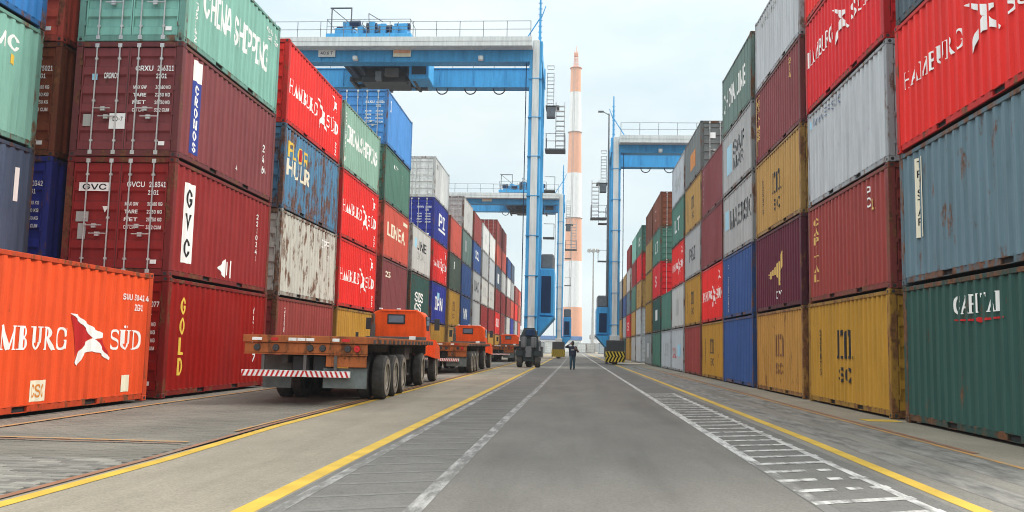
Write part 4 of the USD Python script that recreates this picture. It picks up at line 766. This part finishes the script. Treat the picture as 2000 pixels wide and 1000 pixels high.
def truck(loc, rz, label, detail=True):
    p = thing('flatbed_truck', label, 'truck', loc, rz, 'trucks parked on the left lane')
    W2 = 1.27; L = 11.2; zt = 1.385
    # y = 0 at the tail, +y forward
    for k in range(7):
        xa = -W2+.06+k*(2*W2-.12)/7
        obj('deck_plank', MB().box(xa+.006, xa+(2*W2-.12)/7-.006, .10, L, zt-.05, zt-.004*(k % 2)), 'deck_wood', p)
    fr = MB()
    for s in (-1, 1): fr.cbox(s*.42, s*.56, .3, L, .82, zt-.05, .01); pass
    for y in np.arange(.8, L, 1.05): fr.box(-W2+.12, W2-.12, y, y+.08, zt-.17, zt-.05)
    obj('chassis', fr, 'trailer_steel', p)
    for s in (-1, 1): obj('side_rail', MB().cbox(s*(W2-.02), s*(W2-.12), .1, L, zt-.145, zt-.004, .01), 'trailer_orange', p)
    side = MB()
    for y in np.arange(.7, L, .62): side.box(W2-.022, W2+.03, y, y+.05, zt-.145, zt-.05); side.box(-W2-.03, -W2+.022, y, y+.05, zt-.145, zt-.05)
    obj('stake_pockets', side, 'trailer_steel', p)
    rb = obj('rear_beam', MB().cbox(-W2, W2, 0, .10, zt-.15, zt-.002, .01), 'trailer_orange', p)
    for x, w, c in ((-.98, .20, 'w'), (-.26, .16, 'w'), (-.08, .16, 'w'), (.10, .16, 'w'), (.62, .14, 'w'), (.82, .16, 'r'), (-.62, .14, 'r')):
        obj('reflector', MB().box(x-w/2, x+w/2, -.006, .0, zt-.11, zt-.05), 'reflector_white' if c == 'w' else 'reflector_red', rb)
    lb = obj('lower_beam', MB().cbox(-W2+.03, W2-.02, .03, .11, zt-.36, zt-.156, .01).box(-W2+.03, W2-.02, .02, .12, zt-.385, zt-.362), 'trailer_orange', p)
    for x in (-.98, -.60, .10, .35, .86, 1.05):
        obj('tail_lamp', MB().lathe([(.01, -.03), (.06, -.03), (.07, -.01), (.07, .03)], 12, 'y', (x, .03, zt-.25)), 'black_steel' if abs(x) < .99 else 'reflector_red', lb)
    cp = obj('corner_panel', MB().cbox(.42, W2-.03, .05, .10, zt-.62, zt-.388, .01), 'trailer_orange', p)
    fl = obj('mudflap', MB().cbox(.36, W2-.02, .12, .14, .34, zt-.64, .005), 'mudflap', p); obj('mudflap', MB().cbox(-W2+.25, -.42, .62, .64, .30, .98, .005), 'mudflap', p)
    obj('tool_box', MB().cbox(-.34, .02, .34, .95, .62, .98, .02), 'black_steel', p); obj('tool_box', MB().cbox(.10, .36, .30, .8, .66, .99, .02), 'black_steel', p)
    # striped underrun bar
    br = obj('underrun_bar', MB().cbox(-W2, .93, .0, .07, .555, .685, .008), 'reflector_white', p)
    n = 22; w = (W2+.93)/n
    for k in range(n):
        xa = -W2+k*w; sg = 1 if k < n*.55 else -1
        obj('red_stripe', MB().poly(Polygon([(xa+.01-sg*.025, .558), (xa+w*.52-sg*.025, .558), (xa+w*.52+sg*.03, .682), (xa+.01+sg*.03, .682)]).intersection(sbox(-W2, .556, .93, .684)), lambda u, v: (u, -.003, v)), 'reflector_red', br)
    hg = MB()
    for x in (-.85, .0, .62): hg.box(x-.03, x+.03, .03, .09, .68, zt-.38)
    obj('bar_hanger', hg, 'trailer_steel', p)
    # three trailer axles
    for y in (2.65, 3.88, 5.11):
        for s in (-1, 1): wheel(p, s*1.08, y, .495, .30, s); 
        for s in (-1, 1): obj('inner_tyre', MB().lathe([(.32, -.13), (.47, -.13), (.52, -.09), (.52, .09), (.47, .13), (.32, .13)], 20, 'x', (s*.74, y, .52)), 'tyre', p, smooth=35)
        obj('axle', MB().tube((-1.0, y, .525), (1.0, y, .525), .07, 8), 'trailer_steel', p)
    sg = MB()
    for s in (-.5, .5): sg.box(s-.05, s+.05, 2.0, 5.7, .74, .84)
    obj('leaf_spring', sg, 'black_steel', p)
    lg = MB()
    for s in (-.75, .75): lg.cbox(s-.06, s+.06, 8.2, 8.32, .42, zt-.2, .01).box(s-.12, s+.12, 8.1, 8.42, .36, .42)
    obj('landing_leg', lg, 'trailer_steel', p); obj('side_box', MB().cbox(.62, 1.0, 6.7, 7.6, .82, 1.18, .02), 'trailer_steel', p)
    # tractor
    ch = MB()
    for s in (-.42, .42): ch.box(s-.05, s+.05, 9.2, 15.2, .72, .95)
    obj('tractor_chassis', ch, 'black_steel', p)
    for y in (9.75,):
        for s in (-1, 1): wheel(p, s*.98, y, .50, .28, s); obj('inner_tyre', MB().lathe([(.3, -.13), (.46, -.13), (.5, -.09), (.5, .09), (.46, .13), (.3, .13)], 18, 'x', (s*.66, y, .5)), 'tyre', p, smooth=35)
    for s in (-1, 1): wheel(p, s*1.02, 13.1, .50, .27, s)
    yb = 11.55; cw = .93; hr = 2.38
    sec = lambda y, w, z0, z1, ins: [(s*w, y, z0) for s in (-1, 1)] + [(s*w, y, z0+(z1-z0)*.55) for s in (-1, 1)] + [(s*(w-ins*.6), y, z1-.26) for s in (-1, 1)] + [(s*(w-ins-.03), y, z1-.13) for s in (-1, 1)] + [(s*(w-ins-.11), y, z1-.04) for s in (-1, 1)] + [(s*(w-ins-.24), y, z1) for s in (-1, 1)]
    cab = obj('cab', MB().hull(sec(yb, cw-.03, .95, hr-.02, .05)+sec(yb+.05, cw, .90, hr, .05)+sec(yb+1.15, cw, .90, hr, .06)+sec(yb+1.45, cw, .90, 1.75, .0)), 'truck_orange', p, smooth=40)
    obj('roof_visor', MB().hull([(-.6, yb-.02, hr-.01), (.6, yb-.02, hr-.01), (-.6, yb+.35, hr+.035), (.6, yb+.35, hr+.035), (-.55, yb, hr+.02), (.55, yb, hr+.02), (-.6, yb-.02, hr-.03), (.6, yb-.02, hr-.03), (-.6, yb+.4, hr-.02), (.6, yb+.4, hr-.02)]), 'truck_orange', cab)
    rw = obj('rear_window', MB().cbox(-.36, .24, yb-.022, yb+.01, 1.92, 2.25, .02), 'rubber_seal', cab)
    obj('pane', MB().cbox(-.31, .19, yb-.028, yb-.015, 1.97, 2.20, .005), 'window_glass', rw)
    for s in (-1, 1):
        obj('side_window', MB().cbox(s*(cw-.03), s*(cw+.004), yb+.25, yb+1.0, 1.72, 2.2, .004), 'dark_glass', cab)
        obj('fender', MB().hull([(s*.72, 12.3, .95), (s*1.19, 12.3, .80), (s*1.19, 12.5, 1.20), (s*.72, 12.5, 1.30), (s*1.19, 13.6, 1.20), (s*.72, 13.6, 1.30), (s*1.19, 13.9, .75), (s*.72, 13.9, .9), (s*1.19, 12.45, 1.05), (s*1.17, 12.5, 1.42), (s*.72, 12.6, 1.45)]), 'truck_orange', p, smooth=30)
        obj('mirror', MB().cbox(s*1.10, s*1.28, 12.6, 12.65, 1.75, 2.15, .01).tube((s*.97, 12.6, 2.1), (s*1.15, 12.62, 2.1), .015, 5), 'black_steel', cab)
        obj('step', MB().cbox(s*.70, s*1.0, 11.6, 12.1, .48, .75, .02), 'black_steel', p)
    obj('bonnet', MB().hull(sec(yb+1.40, .70, .85, 1.62, .08)+sec(yb+2.55, .62, .85, 1.46, .10)), 'truck_orange', p, smooth=40)
    obj('front_bumper', MB().cbox(-1.1, 1.1, 14.35, 14.5, .45, .72, .03), 'black_steel', p)
    obj('head_board', MB().cbox(-1.0, 1.0, yb-.35, yb-.30, .95, 1.50, .01), 'trailer_steel', p)
    obj('air_hose', MB().path([(.3, yb-.3, 1.3), (.3, yb-.7, .98), (.35, yb-1.2, 1.0), (.3, yb-1.7, 1.2)], .02, 6), 'black_steel', p)
    obj('exhaust_stack', MB().tube((-.80, yb-.18, .9), (-.80, yb-.18, 2.25), .06, 10).tube((-.80, yb-.18, 1.2), (-.80, yb-.18, 1.9), .085, 10), 'trailer_steel', p)
    for x in (-.6, 0, .6): obj('marker_lamp', MB().cbox(x-.06, x+.06, yb+.02, yb+.12, hr+.02, hr+.07, .01), 'reflector_white', cab)
    obj('rear_lamp', MB().cbox(.44, .66, yb-.36, yb-.31, 1.40, 1.52, .01), 'reflector_white', p)
    return p
truck((-5.36, 17.25, 0), 2.3, 'empty flatbed truck with orange cab and striped bumper bar, nearest the camera')
truck((-5.86, 38.0, 0), 0.2, 'second flatbed truck with orange cab, parked beyond the striped bumper one')
truck((-6.0, 71.0, 0), 0.0, 'third flatbed truck, farthest, small and partly hidden by the crane foot')

# ------------------------------------------------------------------ the walking worker
import manifold3d as m3
def limb_union(chains, refine=.03, smooth=8):
    parts = []
    for ch in chains:
        for (p, r), (q, s) in zip(ch[:-1], ch[1:]):
            a = m3.Manifold.sphere(r, 14).translate(tuple(map(float, p))); b = m3.Manifold.sphere(s, 14).translate(tuple(map(float, q)))
            parts.append(m3.Manifold.batch_hull([a, b]))
    m = m3.Manifold.batch_boolean(parts, m3.OpType.Add).refine_to_length(refine).to_mesh()
    t = trimesh.Trimesh(m.vert_properties[:, :3], m.tri_verts); trimesh.smoothing.filter_taubin(t, iterations=smooth); return t
def worker(x, y, s=.92):
    p = thing('person', 'person in dark navy jacket and teal trousers on the road, one elbow raised', 'person', (x, y, 0))
    S = lambda ch: [(np.array(q)*s, r*s) for q, r in ch]
    hipL, hipR = (-.09, 0, .92), (.09, 0, .92)
    body = limb_union([S(c) for c in (
        [((0, 0, 1.46), .055), ((0, .01, 1.56), .055), ((0, .015, 1.62), .098), ((0, .02, 1.68), .096)],
        [((-.42, -.08, 1.45), .038), ((-.16, -.12, 1.60), .034)], [((.37, -.05, 1.16), .038), ((.24, -.16, 1.30), .034)],
        [((0, 0, 1.0), .14), ((0, 0, 1.45), .06)], [(hipL, .07), ((-.095, -.06, .50), .05), ((-.10, .03, .10), .04)], [(hipR, .07), ((.10, .06, .50), .05), ((.10, -.02, .10), .04)])], .03, 4)
    bd = obj('body', (body.vertices, body.faces), 'skin', p, smooth=60)
    coat = limb_union([S(c) for c in ([((-.10, 0, .90), .118), ((-.11, 0, 1.15), .120), ((-.17, 0, 1.40), .085)], [((.10, 0, .90), .118), ((.11, 0, 1.15), .120), ((.17, 0, 1.40), .085)], [((0, 0, .95), .14), ((0, 0, 1.38), .13), ((0, 0, 1.45), .07)],
        [((-.19, 0, 1.40), .080), ((-.43, -.07, 1.42), .056), ((-.24, -.11, 1.55), .045)], [((.19, 0, 1.40), .080), ((.33, .02, 1.14), .056), ((.26, -.13, 1.27), .045)])], .03, 6)
    obj('jacket', (coat.vertices, coat.faces), 'cloth_navy', bd, smooth=60)
    obj('back_print', MB().box(-.10*s, .10*s, -.155*s, -.140*s, 1.22*s, 1.28*s), 'ink_grey', bd)
    leg = limb_union([S(c) for c in ([((-.085, 0, .92), .112), ((-.095, -.06, .50), .078), ((-.10, .03, .10), .062)], [((.085, 0, .92), .112), ((.10, .06, .50), .078), ((.10, -.02, .10), .062)], [((-.08, 0, .92), .11), ((.08, 0, .92), .11)])], .03, 6)
    obj('trousers', (leg.vertices, leg.faces), 'cloth_teal', bd, smooth=60)
    for sx, yy in ((-.10, .03), (.10, -.02)):
        sh = limb_union([S([((sx, yy-.03, .045), .045), ((sx, yy+.16, .035), .035)])], .03, 3); obj('shoe', (sh.vertices, sh.faces), 'shoe', bd, smooth=60)
    hair = limb_union([S([((0, -.012, 1.66), .100), ((0, .0, 1.715), .090)]), S([((0, -.03, 1.62), .085), ((0, -.02, 1.68), .095)])], .03, 4); obj('hair', (hair.vertices, hair.faces), 'hair', bd, smooth=60)
    for side, base, dr in ((-1, np.array((-.16, -.12, 1.60)), np.array((.75, .05, .45))), (1, np.array((.24, -.16, 1.30)), np.array((-.6, -.1, .55)))):
        dr = dr/np.linalg.norm(dr); sd = np.cross(dr, (0, 1., 0)); sd /= np.linalg.norm(sd)
        ch = [[(base, .034), (base+dr*.08, .036)]]
        for k, (o, l) in enumerate(((-.027, .062), (-.009, .075), (.009, .070), (.026, .055))):
            a = base+dr*.09+sd*o; ch.append([(a, .0095), (a+dr*l*.55, .009), (a+dr*l*.85+np.array((0, .022, 0)), .008)])
        a = base+dr*.03+sd*.035; ch.append([(a, .012), (a+sd*.03+dr*.03, .010), (a+sd*.035+dr*.06, .009)])
        h = limb_union([S(c) for c in ch], .012, 2); obj('hand', (h.vertices, h.faces), 'skin', bd, smooth=60)
worker(.02, 50.5)

# ------------------------------------------------------------------ far things
def chimney(x, y):
    p = thing('chimney', 'tall red and white banded chimney rising beyond the end of the road', 'chimney', (x, y, 0))
    H = 116.0; R = lambda z: 4.15-(4.15-2.05)*z/H
    zs = [(0, 4.4, 'tower_white'), (4.4, 5.4, 'tower_blue')]
    cuts = [5.4, 17.5, 36.0, 53.5, 72.0, 89.0, 105.8, 116.0]
    for k, (a, b) in enumerate(zip(cuts[:-1], cuts[1:])): zs.append((a, b, 'tower_orange' if k % 2 == 0 else 'tower_white'))
    zs[-1] = (105.8, 116.0, 'tower_orange')
    for a, b, m in zs:
        name = {'tower_white': 'white_band', 'tower_orange': 'orange_band', 'tower_blue': 'blue_band'}[m]
        obj(name, MB().lathe([(R(z)+(.0), z) for z in np.linspace(a, b, 4)], 40), m, p, smooth=30)
    pf = MB().lathe([(2.05, H), (2.5, H+.05), (2.5, H+.25), (2.42, H+.25), (2.42, H+.15), (.01, H+.16)], 24)
    obj('top_platform', pf, 'tower_orange', p)
    an = MB()
    for s in range(4):
        a = s*math.pi/2+.4; an.tube((1.0*math.cos(a), 1.0*math.sin(a), H), (.75*math.cos(a), .75*math.sin(a), H+7.4), .12, 5)
    for z in np.arange(H+.9, H+7.4, 1.1):
        r = 1.0-.25*(z-H)/7.4; an.lathe([(r+.12, z), (r+.12, z+.16), (r-.1, z+.16), (r-.1, z), (r+.12, z)], 8)
    an.tube((0, 0, H+7), (0, 0, H+9.6), .13, 5); an.cbox(-.7, .7, -.5, .5, H+5.2, H+6.4, .1)
    obj('aerial_mast', an, 'tower_orange', p)
    ld = MB()
    for s in (-.3, .3): ld.tube((-1.2+s, -R(0)*.985, 2), (-.6+s, -R(H)*1.0, H), .07, 4)
    obj('ladder', ld, 'concrete_grey', p)
    for z in (53.5, 89.0): obj('gallery', MB().lathe([(R(z), z), (R(z)+.35, z), (R(z)+.35, z+.15), (R(z), z+.15)], 32), 'concrete_grey', p)
chimney(-.2, 350.0)
def light_mast(x, y, h):
    p = thing('light_mast', 'tall thin floodlight mast with a ring of lamps, right of the chimney', 'light mast', (x, y, 0))
    obj('pole', MB().lathe([(.42, 0), (.34, h*.3), (.24, h*.7), (.16, h)], 12), 'concrete_grey', p, smooth=40)
    obj('lamp_ring', MB().lathe([(1.2, h-.4), (1.32, h-.4), (1.32, h-.2), (1.2, h-.2), (1.2, h-.4)], 20).tube((-1.25, 0, h-.3), (1.25, 0, h-.3), .06, 5).tube((0, -1.25, h-.3), (0, 1.25, h-.3), .06, 5), 'concrete_grey', p)
    for k in range(8):
        a = k*math.pi/4; c, s = math.cos(a), math.sin(a)
        l = obj('lamp', MB().hull([(c*r+dx*-s, s*r+dx*c, z) for r, z in ((1.25, h-.2), (1.75, h-.55), (1.35, h+.35), (1.8, h+.05)) for dx in (-.35, .35)]), 'concrete_grey', p)
        obj('lamp_glass', MB().box(c*1.55-.2, c*1.55+.2, s*1.55-.2, s*1.55+.2, h-.62, h-.58), 'lamp_lens', l)
    obj('base_block', MB().cbox(-.7, .7, -.7, .7, -.05, .6, .08), 'concrete_grey', p)
light_mast(5.6, 246.0, 29.0)
def street_lamp(x, y, h):
    p = thing('street_lamp', 'slim lamp post with a short arm beside the right crane leg', 'street lamp', (x, y, 0))
    obj('pole', MB().lathe([(.13, 0), (.11, h*.4), (.06, h)], 10), 'crane_grey', p, smooth=40)
    obj('arm', MB().tube((0, 0, h-.1), (-.55, -.1, h+.15), .04, 6), 'crane_grey', p)
    hd = obj('lamp_head', MB().cbox(-.95, -.45, -.22, .06, h+.08, h+.22, .04), 'crane_grey', p); obj('lamp_glass', MB().box(-.9, -.5, -.18, .02, h+.068, h+.078), 'lamp_lens', hd)
street_lamp(2.86, 73.6, 21.4)
def shed(x0, x1, y, h, label, roof):
    p = thing('warehouse', label, 'warehouse', ((x0+x1)/2, y, 0))
    w = (x1-x0)/2
    obj('wall', MB().box(-w, w, 0, 20, -.02, h-1.4), 'tower_white', p)
    obj('fascia', MB().cbox(-w-.3, w+.3, -.3, 20.3, h-1.4, h, .1), roof, p)
    n = max(2, int((x1-x0)/4.5))
    for k in range(n):
        c = -w+(k+.5)*(2*w/n); d = obj('loading_door', MB().box(c-1.4, c+1.4, -.06, 0, 0, min(3.2, h-1.7)), 'concrete_grey', p)
        obj('door_frame', MB().box(c-1.55, c-1.42, -.1, -.0, 0, min(3.35, h-1.6)).box(c+1.42, c+1.55, -.1, -.0, 0, min(3.35, h-1.6)), 'tower_blue', d)
shed(-16, 3.0, 300, 5.3, 'low white warehouse with a blue fascia at the foot of the chimney', 'tower_blue')
shed(7, 42, 330, 6.5, 'low pale warehouse far beyond the right crane', 'concrete_grey')
shed(-60, -20, 340, 8, 'long pale warehouse far behind the left stacks', 'concrete_grey')
dist = [(2.4, 236, 'white', 'white'), (5.0, 238, 'dull_white', 'off white'), (8.0, 225, 'white', 'smaller white'), (10.8, 228, 'coral', 'coral'), (-4.8, 190, 'white', 'white'), (-4.6, 205, 'light_grey', 'bluish grey'), (-7.6, 215, 'grey', 'grey'), (7.4, 205, 'light_grey', 'pale grey')]
for k, (x, y, c, nm) in enumerate(dist):
    sd = 'beyond the road end, right of the chimney foot' if x > 0 else 'beyond the road end, left of the chimney foot'
    container(c, f'tiny {nm} container', sd, x, y, 0, 1, (), (), 0)

# ------------------------------------------------------------------ air
def haze():
    m = usdkit.material(stage, '/World/Looks/haze_air', {'v': ('principled_volume', {'color': (.93, .96, 1.0), 'density': .00035, 'anisotropy': .2})}, (), volume='v.volume')
    p = numbered('/World', 'haze'); v, f = MB().box(-950, 950, -100, 1750, -1.1, 131).arrays()
    h = usdkit.mesh(stage, p, (v, f), m); tag(h.GetPrim(), kind='stuff')
haze()
